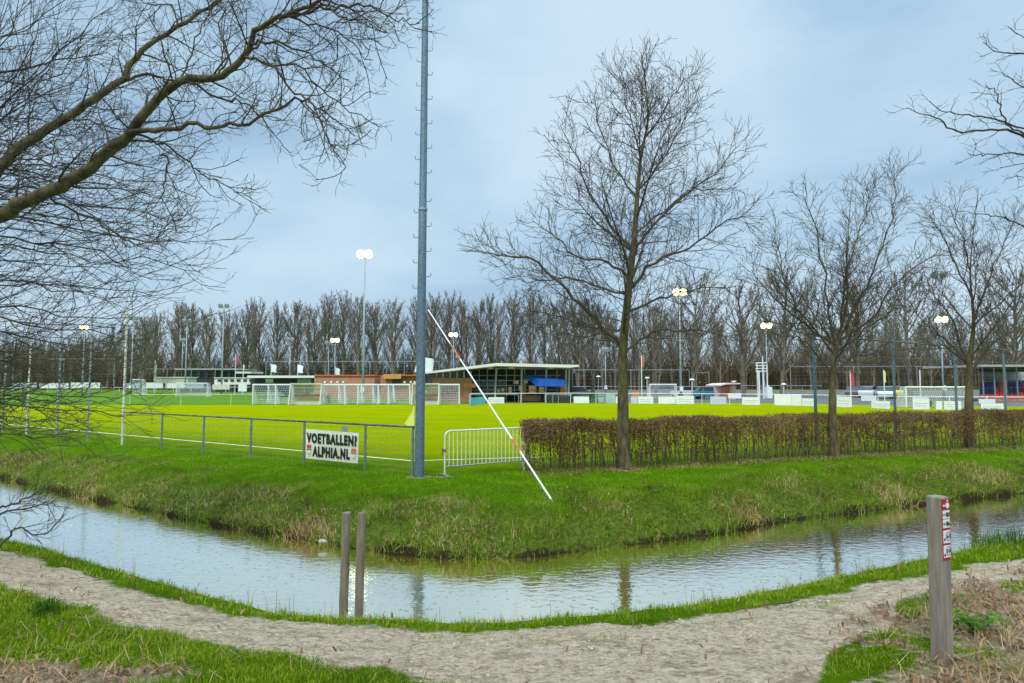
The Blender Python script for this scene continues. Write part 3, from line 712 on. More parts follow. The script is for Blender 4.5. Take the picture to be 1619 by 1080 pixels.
# -- the three avenue trees in the hedge (limbs at their own depths)
PT = [dict(n=6, jit=.10, trop=.03, ch=6.8, perm=True, t0=.12, ang=46, len=1.15, tap=.45, rmin=.008, sides=6, rk=.012),
      dict(n=6, jit=.13, trop=.06, ch=5.6, perm=True, t0=.12, ang=42, len=.62, tap=.4, rmin=.006, sides=4, rk=.012),
      dict(n=4, jit=.15, trop=.07, ch=3.4, t0=.2, ang=38, len=.27, tap=.3, rmin=.0048, sides=3),
      dict(n=2, jit=.12, trop=.05, ch=0, t0=.2, ang=35, ratio=.5, rmin=.0036, sides=3)]
def avenue_tree(label, base_px, dist, trunk_px, r0, limbs_px, autos, seed, pw=1.15):
    rng.seed(seed); base = (base_px[0], base_px[1], 0.0)
    tr = [(base[0], base[1], -0.1)] + [W(x, y, dist) for x, y in trunk_px]
    tout, cout = [], []
    s = smooth_path(tr, 4); n = len(s) - 1; zt = s[-1][2]
    rs = [max(.010, r0 * max(.0, 1 - (p[2] / zt)) ** pw + .006) for p in s]; rs = flare(s, rs)
    tout.append((s, rs, 12, 0))
    ds = [nrm(tuple(s[min(i + 1, n)][k] - s[max(i - 1, 0)][k] for k in range(3))) for i in range(n + 1)]
    for k, (pl, r_, dz) in enumerate(limbs_px):
        m_ = len(pl) - 1
        pts = [W(x, y, dist + dz * i / m_) for i, (x, y) in enumerate(pl)]
        limb(cout, pts, r_ * .84, .008, PT, 0, 4, .03, 7, .8)
    for (z0, L_, elev, az) in autos:
        k = min(range(n), key=lambda i: abs(s[i][2] - z0)); d_ = nrm((math.cos(az) * math.cos(elev), math.sin(az) * math.cos(elev), math.sin(elev)))
        Pm = [dict(PT[0], n=7, jit=.07, trop=.05)] + PT[1:]
        grow(cout, s[k], d_, L_, min(rs[k] * .5, L_ * .014), 0, Pm)
    # the leader's own twigs
    for i in range(n // 2, n):
        for _ in range(2):
            grow(cout, s[i], perp_dir(ds[i], R(rng.uniform(25, 55)), rng.uniform(0, 6.28)), rng.uniform(.4, 1.1) * (1.15 - i / n * .6), .010, 1, PT)
    return mk_tree('avenue_tree', label, base, tout, cout, group='bare trees along the hedge')
T1 = G(988, 741); D1 = T1[1]
autos = [(z_, 3.1 * (1 - (z_ - 3) / 9.5) + .3, R(28 + 5 * (z_ - 3)), a_) for z_, a_ in ((3.0, 1.7), (3.4, -1.6), (4.2, 1.2), (4.8, -2.0), (5.4, 2.4), (6.0, -1.2), (6.7, 1.2), (7.5, -2.0), (8.4, 1.6))]
avenue_tree('tallest bare tree, pointed crown and low spreading limbs, near end of the hedge', T1, D1,
    [(985, 700), (985, 640), (985, 553), (994, 458), (1003, 375), (1012, 257), (1024, 192), (1021, 138), (1014, 88)], .155,
    [([(982, 545), (938, 506), (896, 459), (849, 414), (796, 405), (772, 399)], .075, -1.0),
     ([(997, 437), (961, 414), (920, 408), (879, 376), (843, 350)], .05, 1.2),
     ([(1000, 392), (967, 358), (938, 316), (914, 257), (893, 212)], .05, -.6),
     ([(1002, 404), (1021, 370), (1080, 310), (1127, 275), (1169, 230)], .055, .6),
     ([(996, 457), (1033, 414), (1092, 390), (1139, 352), (1181, 344)], .055, -1.3),
     ([(988, 560), (1021, 530), (1068, 524), (1115, 524), (1160, 534)], .05, .4),
     ([(993, 492), (1044, 473), (1092, 458), (1163, 453)], .045, 1.6),
     ([(1012, 250), (997, 180), (980, 118)], .028, .4), ([(1018, 222), (1056, 168), (1082, 122)], .03, -.4),
     ([(1008, 320), (975, 262), (950, 205), (938, 160)], .032, .9), ([(1010, 300), (1045, 255), (1075, 205), (1090, 170)], .032, -.9),
     ([(1004, 372), (1050, 335), (1100, 300), (1150, 300)], .032, 1.4), ([(992, 470), (950, 455), (900, 440), (850, 445), (800, 440)], .04, .9),
     ([(985, 520), (940, 520), (890, 500), (840, 490)], .035, 1.5)], autos, 101, 1.15)
T2 = G(1318, 722); D2 = T2[1]
avenue_tree('middle bare tree of the hedge row, low trunk forking into many upright limbs', T2, D2,
    [(1317, 690), (1316, 640), (1317, 593), (1322, 550), (1332, 510), (1340, 470), (1339, 410), (1346, 300)], .135,
    [([(1315, 594), (1286, 555), (1261, 534), (1232, 528)], .04, -.8), ([(1322, 545), (1278, 517), (1223, 470), (1188, 427)], .055, .7),
     ([(1320, 540), (1308, 478), (1295, 389), (1272, 312)], .05, -.5), ([(1328, 530), (1359, 478), (1380, 427), (1410, 346), (1414, 280)], .055, .5),
     ([(1326, 545), (1384, 495), (1418, 444), (1478, 402)], .045, -1.0), ([(1319, 590), (1350, 564), (1410, 552)], .035, 1.0),
     ([(1320, 560), (1270, 500), (1240, 440), (1222, 380)], .04, -1.2), ([(1330, 520), (1340, 420), (1370, 340), (1372, 290)], .035, 1.2),
     ([(1322, 560), (1370, 520), (1410, 490), (1440, 440)], .04, 1.4)],
    [(2.4, 2.0, .5, 1.6), (2.7, 2.2, .6, -1.4), (3.1, 2.4, .8, 1.9), (3.9, 2.2, .9, -1.9)], 102, 1.9)
T3 = G(1533, 708); D3 = T3[1]
avenue_tree('right bare tree of the hedge row, smaller rounded crown, trunk rising behind the hedge', T3, D3,
    [(1532, 690), (1532, 640), (1533, 577), (1538, 530), (1539, 495), (1534, 423), (1546, 308)], .155,
    [([(1530, 578), (1508, 512), (1487, 478), (1466, 440)], .05, -.8), ([(1536, 585), (1563, 551), (1606, 512), (1655, 470)], .055, .6),
     ([(1539, 510), (1555, 461), (1580, 402), (1606, 345)], .045, -.5), ([(1536, 470), (1512, 419), (1487, 368), (1470, 345)], .04, .7),
     ([(1535, 430), (1520, 376), (1500, 325)], .03, -.6), ([(1534, 580), (1500, 540), (1470, 520), (1440, 480)], .04, 1.0), ([(1537, 520), (1580, 480), (1625, 440), (1650, 400)], .04, -.8)],
    [(2.6, 2.2, .6, 1.6), (3.0, 2.2, .7, -1.4), (3.8, 2.4, .8, 1.8), (4.6, 2.1, 1.0, -1.8)], 103, 1.8)

# -- big tree whose limbs reach in from the left
rng.seed(55)
PB = [dict(n=6, jit=.12, trop=.0, ch=4.0, perm=True, t0=.15, ang=52, len=.95, tap=.3, rmin=.007, sides=7),
      dict(n=7, jit=.17, trop=.03, ch=8.5, perm=True, t0=.12, ang=48, len=.40, tap=.3, rmin=.0048, sides=5),
      dict(n=5, jit=.20, trop=.04, ch=4.2, t0=.15, ang=42, len=.19, tap=.3, rmin=.003, sides=4),
      dict(n=3, jit=.2, trop=.06, ch=0, t0=.2, ang=35, ratio=.5, rmin=.0021, sides=3)]
def wl(pl, d0, d1): n = len(pl) - 1; return [W(x, y, d0 + (d1 - d0) * i / n) for i, (x, y) in enumerate(pl)]
LB = (-9.3, 7.4)
lb = (LB[0], LB[1], hz(*LB)); tout, cout, limbs = [], [], []
s = smooth_path([(LB[0], LB[1], lb[2] - .1), (LB[0] + .05, LB[1], 1.6), (LB[0] + .15, LB[1] + .1, 3.1), (LB[0] + .3, LB[1] + .1, 5.0), (LB[0] + .1, LB[1] + .3, 8.0), (LB[0] + .4, LB[1] + .2, 11.0)], 5)
tout.append((s, flare(s, [.33 - .29 * (i / (len(s) - 1)) for i in range(len(s))], .6), 14, 0))
A0, B0 = (LB[0] + .1, LB[1], 3.3), (LB[0], LB[1], 2.9)
la = [A0] + wl([(-40, 292), (0, 262), (40, 225), (110, 185), (160, 150), (195, 122), (215, 90), (260, 55), (300, 30), (340, 5), (372, -25)], 8.0, 9.2)
l2 = [B0] + wl([(-60, 360), (0, 340), (60, 310), (130, 275), (180, 235), (205, 210), (240, 165), (285, 130), (350, 120), (385, 90), (405, 50), (440, 30), (490, 8), (525, -20)], 7.7, 6.9)
def two(out_l, pts, r0, r1, nm):
    tmp = []; limb(tmp, pts, r0, r1, PB, 0, 4, .012, 12, .75); out_l.append((nm, tmp[0])); cout.extend(tmp[1:])
two(limbs, la, .090, .016, 'limb'); two(limbs, l2, .104, .016, 'limb')
sec = [([(205, 210), (260, 205), (310, 195), (365, 200), (420, 180), (478, 160), (500, 170), (530, 190), (560, 215)], 7.35, 7.0, .05),
       ([(195, 128), (245, 121), (270, 130), (290, 118), (305, 75), (325, 30), (335, -8)], 8.6, 8.8, .034),
       ([(440, 30), (490, 18), (540, 12), (585, 10), (625, 32), (665, 36)], 7.0, 6.8, .030),
       ([(395, 68), (430, 65), (475, 80), (505, 98), (540, 120)], 7.1, 6.9, .028), ([(388, 90), (430, 105), (452, 130), (482, 160), (505, 190), (522, 225), (545, 268)], 7.1, 6.6, .026),
       ([(300, 132), (345, 152), (385, 160), (412, 182), (450, 190)], 7.3, 7.6, .024), ([(212, 213), (250, 225), (290, 250), (312, 268), (350, 290), (378, 305)], 7.4, 7.8, .024),
       ([(108, 188), (150, 195), (205, 208)], 8.4, 7.9, .024), ([(80, 312), (120, 335), (165, 355), (203, 384), (235, 383), (268, 360)], 7.7, 8.0, .024),
       ([(-40, 120), (50, 105), (100, 95), (165, 83)], 8.6, 8.8, .03), ([(-40, 112), (40, 140), (85, 165), (115, 190)], 8.9, 8.4, .024),
       ([(255, 245), (265, 262), (258, 300), (255, 320)], 7.7, 7.4, .02), ([(450, 25), (500, 40), (545, 60), (590, 95)], 7.0, 7.3, .02),
       ([(345, 118), (360, 90), (345, 50), (352, 10)], 7.2, 7.5, .02), ([(280, 40), (270, 10), (235, 5), (205, -10)], 9.0, 9.2, .022),
       ([(505, 0), (535, 25), (570, 30), (610, 50)], 7.0, 6.6, .02), ([(430, 105), (470, 105), (520, 150), (580, 190)], 7.1, 6.7, .02)]
PS = [dict(PB[1], ch=6.2, t0=.12, len=.62, tap=.35, ang=50), dict(PB[1], ch=7.5, n=6, len=.26), PB[2], PB[3]]
for pl, d0, d1, r_ in sec: limb(cout, wl(pl, d0, d1), r_ * .68, .005, PS, 0, 4, .018, 7, .8)
for i in range(9):      # the rest of the crown, outside the picture
    z0 = rng.uniform(4, 10); az = rng.uniform(1.7, 5.0)
    grow(cout, (LB[0] + .25, LB[1] + .15, z0), nrm((math.cos(az), math.sin(az), .5)), rng.uniform(2.5, 4), .07, 0, [dict(PB[0], ch=2.5), dict(PB[1], ch=4), PB[2], PB[3]])
t = mk_tree('overhanging_tree', 'large bare tree at the left whose two thick mossy limbs arch over the ditch', lb, tout, cout)
for nm, x in limbs: tube_obj(nm, [x[:3]], M['bark'], t, lb)

# -- fine-twigged bushy tree on the left bank
rng.seed(77)
PU = [dict(n=8, jit=.085, trop=.0, ch=3.7, perm=True, t0=.14, ang=30, len=1.25, tap=.35, rmin=.006, sides=5, rk=.009),
      dict(n=6, jit=.13, trop=.06, ch=4.6, perm=True, t0=.08, ang=33, len=.50, tap=.3, rmin=.0042, sides=4, rk=.009),
      dict(n=4, jit=.11, trop=.06, ch=2.0, t0=.2, ang=32, len=.16, tap=.2, rmin=.003, sides=3),
      dict(n=2, jit=.12, trop=.05, ch=0, t0=.2, ang=35, ratio=.5, rmin=.0022, sides=3)]
UB = (-10.4, 8.6); ub = (UB[0], UB[1], hz(*UB)); tout, cout = [], []
stems = []
for k in range(5):
    a_ = k * 1.25 + .4; s = smooth_path([(UB[0] + .15 * math.cos(a_), UB[1] + .15 * math.sin(a_), ub[2] - .1), (UB[0] + .5 * math.cos(a_), UB[1] + .5 * math.sin(a_), 1.8), (UB[0] + 1.1 * math.cos(a_), UB[1] + 1.1 * math.sin(a_), 4.5), (UB[0] + 1.4 * math.cos(a_), UB[1] + 1.4 * math.sin(a_), 8)], 4)
    tout.append((s, [.10 - .08 * i / (len(s) - 1) for i in range(len(s))], 8, 0)); stems.append(s)
targets = [(318, 432, 0), (300, 390, 0), (285, 345, .1), (300, 330, .1), (262, 300, .2), (230, 262, .2), (215, 330, 0), (250, 470, -.05), (262, 505, -.1), (232, 540, -.15), (205, 560, -.15), (240, 430, 0), (190, 470, 0), (215, 395, 0), (170, 420, 0),
           (205, 598, -.2), (190, 632, -.3), (208, 655, -.3), (170, 672, -.3), (120, 690, -.4), (90, 660, -.3), (60, 688, -.4), (150, 640, -.3), (130, 600, -.25), (80, 620, -.3), (160, 575, -.2), (100, 560, -.2), (60, 530, -.1), (140, 520, -.1),
           (178, 15, .5), (150, 60, .5), (120, -15, .6), (90, 20, .6), (60, -30, .6), (140, 110, .4), (95, 70, .5), (50, 60, .5), (35, 10, .6), (120, 160, .3), (160, 200, .2), (180, 250, .2), (110, 250, .2), (60, 180, .3), (20, 130, .4),
           (130, 320, .1), (80, 350, .1), (150, 380, 0), (90, 440, 0), (40, 400, 0), (30, 480, 0), (200, 300, .1), (20, 300, .1), (250, 365, .05), (120, 480, 0), (40, 600, -.2), (200, 505, -.1), (10, 650, -.3)]
for k_, (px, py, up) in enumerate(targets):
    if k_ % 5 == 3: continue
    dd = rng.uniform(7.6, 10.2); E = W(px + rng.uniform(-6, 6), py + rng.uniform(-6, 6), dd)
    s = rng.choice(stems); k = min(range(len(s)), key=lambda i: abs(s[i][2] - (max(.9, E[2] * .55 + .3) if up >= .3 else max(.9, E[2] - .4)))); S = s[k]
    mid = tuple(S[i] * .5 + E[i] * .5 for i in range(3)); L_ = math.dist(S, E)
    sag = .10 * L_ if up < .3 else -.02 * L_
    pts = [S, (mid[0] * .5 + S[0] * .5, mid[1] * .5 + S[1] * .5, mid[2] * .5 + S[2] * .5 + sag * .9), (mid[0], mid[1], mid[2] + sag + rng.uniform(-.1, .1)), ((mid[0] + E[0]) / 2, (mid[1] + E[1]) / 2, (mid[2] + E[2]) / 2 + sag * .45), E]
    limb(cout, pts, .005 * L_, .0045, PU, 0, 4, .035, 5, .9)
for pl in ([(-60, 800), (10, 800), (40, 790), (62, 776)], [(-60, 830), (0, 812), (50, 802), (72, 795)], [(-60, 880), (0, 862), (25, 835), (62, 845), (95, 822)]):
    E = wl(pl, 6.6, 6.6); limb(cout, [(UB[0] + .4, UB[1] - .3, .6)] + E, .018, .004, [dict(PU[1], ch=3.0, t0=.5, len=.28), PU[2], PU[3]], 0, 4, .01, 5)
mk_tree('bushy_tree', 'fine twigged many stemmed tree filling the left edge of the view', ub, tout, cout, ('bark_grey', 'twig'))

# -- tree reaching in from the right
rng.seed(88)
RB = (12.2, 7.6); rb = (RB[0], RB[1], hz(*RB)); tout, cout = [], []
s = smooth_path([(RB[0], RB[1], rb[2] - .1), (RB[0], RB[1], 2.5), (RB[0] - .1, RB[1], 5), (RB[0], RB[1] + .2, 8.5)], 5)
tout.append((s, flare(s, [.24 - .2 * i / (len(s) - 1) for i in range(len(s))]), 12, 0))
PR = [dict(PB[1], ch=4.0, len=.34, t0=.35, ang=45), dict(PB[2], ch=3.6, len=.16, n=4), PB[3]]
forks = [W(1735, 118, 8.5), W(1730, 245, 8.4), W(1745, 395, 8.3)]
for f_, z0, rr0 in ((forks[0], 4.4, .075), (forks[1], 2.9, .085), (forks[2], 1.9, .06)):
    limb(cout, [(RB[0], RB[1], z0), ((RB[0] * .6 + f_[0] * .4), (RB[1] * .6 + f_[1] * .4) + .1, z0 * .5 + f_[2] * .5 + .15), f_], rr0, .035, [dict(PB[1], ch=2.5, len=.8), dict(PB[1], ch=4), PB[2], PB[3]], 0, 4, .02, 8)
for z0, pl, r_ in ((3.6, [(1700, 262), (1640, 228), (1590, 205), (1545, 207), (1505, 205), (1480, 185), (1455, 180), (1433, 171)], .03), (3.8, [(1690, 225), (1619, 204), (1560, 186), (1520, 182), (1488, 176), (1468, 160)], .022),
                   (3.7, [(1690, 240), (1619, 214), (1592, 195), (1580, 165), (1576, 145), (1558, 136)], .022), (4.5, [(1700, 175), (1640, 150), (1605, 130), (1586, 118)], .02), (5.2, [(1700, 105), (1640, 92), (1600, 83), (1575, 82), (1554, 67)], .022),
                   (5.4, [(1700, 110), (1640, 75), (1595, 43)], .016), (3.5, [(1700, 265), (1640, 247), (1590, 243), (1555, 246), (1532, 243)], .02), (3.5, [(1700, 250), (1640, 255), (1581, 265)], .014),
                   (3.3, [(1700, 300), (1640, 286), (1606, 277)], .014), (2.8, [(1720, 392), (1650, 370), (1619, 358), (1590, 345), (1560, 340), (1532, 336)], .022)):
    limb(cout, [min(forks, key=lambda f_: abs(f_[2] - W(pl[0][0], pl[0][1], 8.6)[2]))] + wl(pl, 8.6, 8.2), r_ * .8, .004, PR, 0, 4, .012, 6)
for i in range(10):
    grow(cout, (RB[0], RB[1], rng.uniform(3, 8)), nrm((math.cos(i * 1.1), math.sin(i * 1.1) * .9, .6)), rng.uniform(2, 2.6), .05, 0, [dict(PB[0], ch=2.5), dict(PB[1], ch=4), PB[2], PB[3]]) if math.cos(i * 1.1) > -.2 else None
mk_tree('leaning_branch_tree', 'bare tree off to the right with slender branches reaching into the sky', rb, tout, cout)

# -- belt of tall trees behind the sports park
rng.seed(5)
def far_variant(h, spread, nb, steep, narrow):
    PQ = [dict(n=6, jit=.06, trop=.08, ch=8, t0=.15, ang=30, ratio=.34, tap=.4, rmin=.05, sides=4, rk=.016),
          dict(n=4, jit=.10, trop=.10, ch=5, t0=.1, ang=34, ratio=.42, tap=.3, rmin=.032, sides=3),
          dict(n=3, jit=.10, trop=.08, ch=2.0, t0=.2, ang=30, ratio=.6, tap=.2, rmin=.022, sides=3), dict(n=1, jit=.1, trop=.05, ch=0, t0=.2, ang=30, ratio=.5, rmin=.018, sides=3)]
    tr, cr_ = [], []
    n = 9; s = [(0, 0, -.2)]; x = y = 0
    for i in range(1, n + 1): x += rng.gauss(0, .12); y += rng.gauss(0, .12); s.append((x, y, h * .93 * i / n))
    rs = [max(.04, .30 * (1 - (i / n)) ** .8 + .03) for i in range(n + 1)]
    tr.append((s, rs, 6, 0))
    for i in range(nb):
        t = .14 + .8 * (i + rng.random()) / nb; k = min(int(t * n), n - 1); p = s[k]; f = t * n - k
        p = tuple(s[k][m] * (1 - f) + s[k + 1][m] * f for m in range(3))
        az = rng.uniform(0, 6.28); el_ = R(steep + rng.uniform(-10, 12)); L_ = (h * (1 - t) * .62 + h * .10) * rng.uniform(.75, 1.15) * narrow
        L_ = min(L_, spread / max(.2, math.cos(el_)))
        grow(cr_, p, (math.cos(az) * math.cos(el_), math.sin(az) * math.cos(el_), math.sin(el_)), L_, min(.13, L_ * .018), 0, PQ)
    return tr, cr_
protos = []
def proto(name, label, group, *a):
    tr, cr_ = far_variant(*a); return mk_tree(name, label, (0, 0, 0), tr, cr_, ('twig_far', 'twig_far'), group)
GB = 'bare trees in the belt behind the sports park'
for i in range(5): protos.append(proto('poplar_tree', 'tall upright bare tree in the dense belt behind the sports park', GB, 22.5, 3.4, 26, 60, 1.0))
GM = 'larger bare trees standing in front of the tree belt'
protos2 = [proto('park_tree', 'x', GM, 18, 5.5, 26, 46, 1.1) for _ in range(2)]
used = set()
def put(pr, x, y, sc, rz, label=None):
    o = pr if pr.name not in used else copy_tree(pr)
    used.add(pr.name); o.location = (x, y, 0); o.scale = (sc, sc, sc); o.rotation_euler = (0, 0, rz)
    if label: o['label'] = label
    return o
def belt_top(px):      # height of the tree line in the photo, pixel row
    return np.interp(px, [-100, 150, 185, 260, 290, 330, 460, 560, 640, 760, 900, 960, 1200, 1619], [560, 535, 505, 492, 478, 482, 478, 464, 466, 468, 470, 480, 500, 505])
k = 0
for row, dist in enumerate((150, 157)):
    px = -60 + row * 11
    while px < 1680:
        top = belt_top(px) + rng.uniform(-8, 14); x, _, z_ = W(px, top, dist)
        if not (px < 165 and row == 0) :
            put(protos[k % 5], x, dist + rng.uniform(-2, 2), z_ / 22.5, rng.uniform(0, 6.28))
        k += 1; px += rng.uniform(22, 31) if px < 960 else rng.uniform(28, 40)
for (px, top, dist, lab) in ((1092, 432, 88, 'large bare tree behind the small pink kiosk, left of the two standing there'), (1172, 440, 92, 'large bare tree directly right of the pink kiosk'), (1232, 418, 84, 'large bare tree between the pink kiosk and the middle hedge tree'),
                             (1432, 425, 80, 'large bare tree seen between the middle and right hedge trees'), (1592, 415, 82, 'large bare tree above the covered stand at the right'), (1035, 470, 100, 'bare park tree right of the tallest hedge tree'), (915, 480, 100, 'bare park tree above the right end of the canteen roof'), (1350, 440, 90, 'bare park tree behind the crown of the middle hedge tree'), (228, 500, 105, 'bare park tree left of the tree belt, beyond the pale pole')):
    x, _, z_ = W(px, top, dist); put(protos2[k % 2], x, dist, z_ / 18, rng.uniform(0, 6.28), lab); k += 1

# dark thicket under the belt
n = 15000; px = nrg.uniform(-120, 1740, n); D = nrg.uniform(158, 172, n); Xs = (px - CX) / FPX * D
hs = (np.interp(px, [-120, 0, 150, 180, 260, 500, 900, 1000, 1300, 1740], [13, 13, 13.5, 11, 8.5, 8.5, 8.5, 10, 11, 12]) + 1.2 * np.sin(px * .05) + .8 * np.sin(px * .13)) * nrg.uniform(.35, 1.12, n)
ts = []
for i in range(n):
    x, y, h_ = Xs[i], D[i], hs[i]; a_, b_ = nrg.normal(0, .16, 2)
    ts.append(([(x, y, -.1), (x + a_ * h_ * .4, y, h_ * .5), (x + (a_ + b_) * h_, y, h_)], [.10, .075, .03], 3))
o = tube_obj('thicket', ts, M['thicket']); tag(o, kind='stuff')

# ---------------------------------------------------------------- hedge
rng.seed(9)
HL = float(np.linalg.norm(HE - HB)) + 10; HN = np.array([-HD[1], HD[0]])
hb = (HB[0], HB[1], 0.0)
hedge = thing('hedge', 'long clipped brown hedge with dead leaves, running right from the crowd barrier', 'hedge', hb)
def hp(u, v): q_ = HB + HD * u + HN * v; return q_[0], q_[1]
def htop(u): return 1.16 + .03 * math.sin(u * 1.7) + .02 * math.sin(u * 5.1)
ts = []; u = .1
while u < HL:
    for v in (.08, .30, .46):
        uu = u + rng.uniform(-.05, .05); x, y = hp(uu, v + rng.uniform(-.05, .05)); r_ = rng.uniform(.007, .019); pts = [(x, y, -.03)]
        lean_ = rng.gauss(0, .10); 
        for j in range(1, 6):
            z_ = htop(uu) * rng.uniform(.85, 1.0) * j / 5; x += rng.gauss(lean_ * .2, .022) * HD[0]; y += rng.gauss(0, .02) + lean_ * .2 * HD[1]; pts.append((x, y, z_))
        ts.append((pts, [r_ * (1 - .13 * j) for j in range(6)], 4))
        for _ in range(5):
            j = rng.choice([1, 2, 2, 3, 3, 4]); a_ = rng.uniform(0, 6.28); l_ = rng.uniform(.12, .32); p = pts[j]
            if v < .1: pass
            pe = (p[0] + math.cos(a_) * l_ * .8 * HD[0], p[1] + math.sin(a_) * l_ * .35, min(p[2] + l_ * rng.uniform(.5, 1.0), htop(uu)))
            ts.append(([p, tuple((p[m] + pe[m]) / 2 + rng.gauss(0, .015) for m in range(3)), pe], [.005, .004, .0025], 3))
    u += rng.uniform(.10, .17) * (1 if u < 12 else 1.5)
for _ in range(5200):
    u = rng.random() ** 1.2 * HL; v = rng.uniform(-.02, .56); x, y = hp(u, v); z_ = htop(u) * (1 - .62 * rng.random() ** 1.4); l_ = rng.uniform(.08, .2); a_ = rng.uniform(0, 6.28)
    pe = (x + math.cos(a_) * l_ * .7, y + math.sin(a_) * l_ * .5, min(z_ + l_ * .8, htop(u) + .05))
    ts.append(([(x, y, z_), tuple(((x, y, z_)[m] + pe[m]) / 2 + rng.gauss(0, .01) for m in range(3)), pe], [.0045, .0035, .002], 3))
tube_obj('stems', ts, M['hedge_stem'], hedge, hb)
n = 210000
U = nrg.random(n) ** 1.15 * HL; Vq = nrg.uniform(-.06, .60, n)
top = 1.16 + .03 * np.sin(U * 1.7) + .02 * np.sin(U * 5.1)
zz = top * (1 - .98 * nrg.random(n) ** 1.3)
gap = wav(U, zz * 2.5, 3.2, 71)      # thin patches low down
keep = nrg.random(n) < np.clip(.42 + 1.15 * (zz / top - .45) + .85 * gap, .08, 1)
edge = np.clip((zz / top - .93) / .07, 0, 1); keep &= nrg.random(n) > edge * .35
U, Vq, zz = U[keep], Vq[keep], zz[keep] + nrg.normal(0, .02, keep.sum()); n = len(U)
Pc = np.stack([HB[0] + HD[0] * U + HN[0] * Vq, HB[1] + HD[1] * U + HN[1] * Vq, zz], 1)
a1 = nrg.normal(size=(n, 3)); a1 /= np.linalg.norm(a1, axis=1, keepdims=True); a2 = np.cross(a1, nrg.normal(size=(n, 3))); a2 /= np.linalg.norm(a2, axis=1, keepdims=True)
sz = nrg.uniform(.012, .026, n)[:, None]
Vv = np.stack([Pc - a1 * sz, Pc - a2 * sz * .65 + a1 * sz * .1, Pc + a1 * sz * 1.1, Pc + a2 * sz * .65], 1).reshape(-1, 3) - np.array(hb)
me = mesh_np('foliage', Vv, np.arange(n * 4).reshape(-1, 4), None, [M['leaf_hedge'] if 'leaf_hedge' in M else blade_mat('hedge_leaves', [(0.05, 0.03, 0.016), (0.16, 0.09, 0.04), (0.32, 0.18, 0.09), (0.46, 0.31, 0.14)], .55, .2, 1.0)], {'rnd': np.repeat(nrg.random(n), 4)})
link('foliage', me, hedge)

# ---------------------------------------------------------------- near fence
rng.seed(4)
fo = (FC[0], FC[1], 0.0)
def fp(t_, z=0.0, off=0.0): return (FC[0] + FD[0] * t_ - FD[1] * off * 0 + off * -FD[1] * -1 * 0 + off * NF[0], FC[1] + FD[1] * t_ + off * NF[1], z)
NF = np.array([-0.538, -0.843])     # towards the camera
posts = [0.0, 1.47, 3.63, 5.81, 8.04, 10.28, 12.67]
fence = thing('pitch_fence', 'low welded mesh fence with dark top rail along the left side of the pitch', 'fence', fo)
for t_ in posts[:-1]:
    b = MB(fo); b.tube([fp(t_, -.1), fp(t_, 1.06)], .030, 10); b.tube([fp(t_, .78, .0), fp(t_, .84, .0)], .038, 10); b.build('post', M['fence_green'], fence, smooth=False)
b = MB(fo); b.tube([fp(-.04, 1.085), fp(12.67, 1.085)], .025, 10); b.build('top_rail', M['rail_dark'], fence)
ts = []
for k in range(9):
    z_ = .08 + k * .115; ts.append(([fp(0, z_, -.02), fp(6, z_ + .004, -.02), fp(12.67, z_, -.02)], [.0030] * 3, 3))
t_ = .1
while t_ < 12.6: ts.append(([fp(t_, .05, -.02), fp(t_, 1.03, -.02)], [.0016] * 2, 3)); t_ += .2
tube_obj('wire_mesh', ts, M['wire'], fence, fo)

# banner on the fence
ban = thing('banner', 'white football club banner with black capitals and two crests on the mesh fence', 'banner', fp(3.5, .2, .05))
bo = tuple(ban.location)
ux = Vector((-FD[0], -FD[1], 0)); nn = Vector((NF[0], NF[1], 0)); up = Vector((0, 0, 1))
P_bl, P_tl, P_tr, P_br = Vector(fp(3.50, .17, .045)), Vector(fp(3.52, .90, .045)), Vector(fp(1.64, .88, .045)), Vector(fp(1.66, .17, .045))
nu, nv = 24, 6; vs, fs = [], []
for i in range(nu + 1):
    for j in range(nv + 1):
        s_, t_ = i / nu, j / nv
        p = (P_bl * (1 - s_) + P_br * s_) * (1 - t_) + (P_tl * (1 - s_) + P_tr * s_) * t_
        p = p + nn * (.006 * math.sin(s_ * 13) * math.sin(t_ * 4 + s_ * 5)); vs.append(p)
for i in range(nu):
    for j in range(nv): a_ = i * (nv + 1) + j; fs.append((a_, a_ + nv + 1, a_ + nv + 2, a_ + 1))
back = [v - nn * .006 for v in vs]
b = MB(bo); b.add(vs, fs); b.add(back, [f[::-1] for f in fs]); M['banner'] = mat('banner_sheet', (.80, .80, .70), .6, col2=(.72, .74, .52), scale=1.4)
b.build('sheet', M['banner'], ban)
def on_banner(name, me, s_, t_, material, lift):
    p = (P_bl * (1 - s_) + P_br * s_) * (1 - t_) + (P_tl * (1 - s_) + P_tr * s_) * t_ + nn * lift
    me.materials.clear(); me.materials.append(material); o = bpy.data.objects.new(name, me); COL.objects.link(o)
    place_plane(o, p - Vector(bo), ux, nn); o.parent = ban; return o
def fit(me, wd, hg):
    xs = [v.co.x for v in me.vertices]; ys = [v.co.y for v in me.vertices]; sx = wd / (max(xs) - min(xs)); sy = hg / (max(ys) - min(ys)); mxx = (max(xs) + min(xs)) / 2; myy = (max(ys) + min(ys)) / 2
    for v in me.vertices: v.co.x = (v.co.x - mxx) * sx; v.co.y = (v.co.y - myy) * sy
    return me
on_banner('lettering', fit(text_mesh('VOETBALLEN?', .3, .002, .017), 1.78, .26), .50, .72, M['black'], .014)
on_banner('lettering', fit(text_mesh('ALPHIA.NL', .3, .002, .017), 1.32, .26), .50, .27, M['black'], .014)
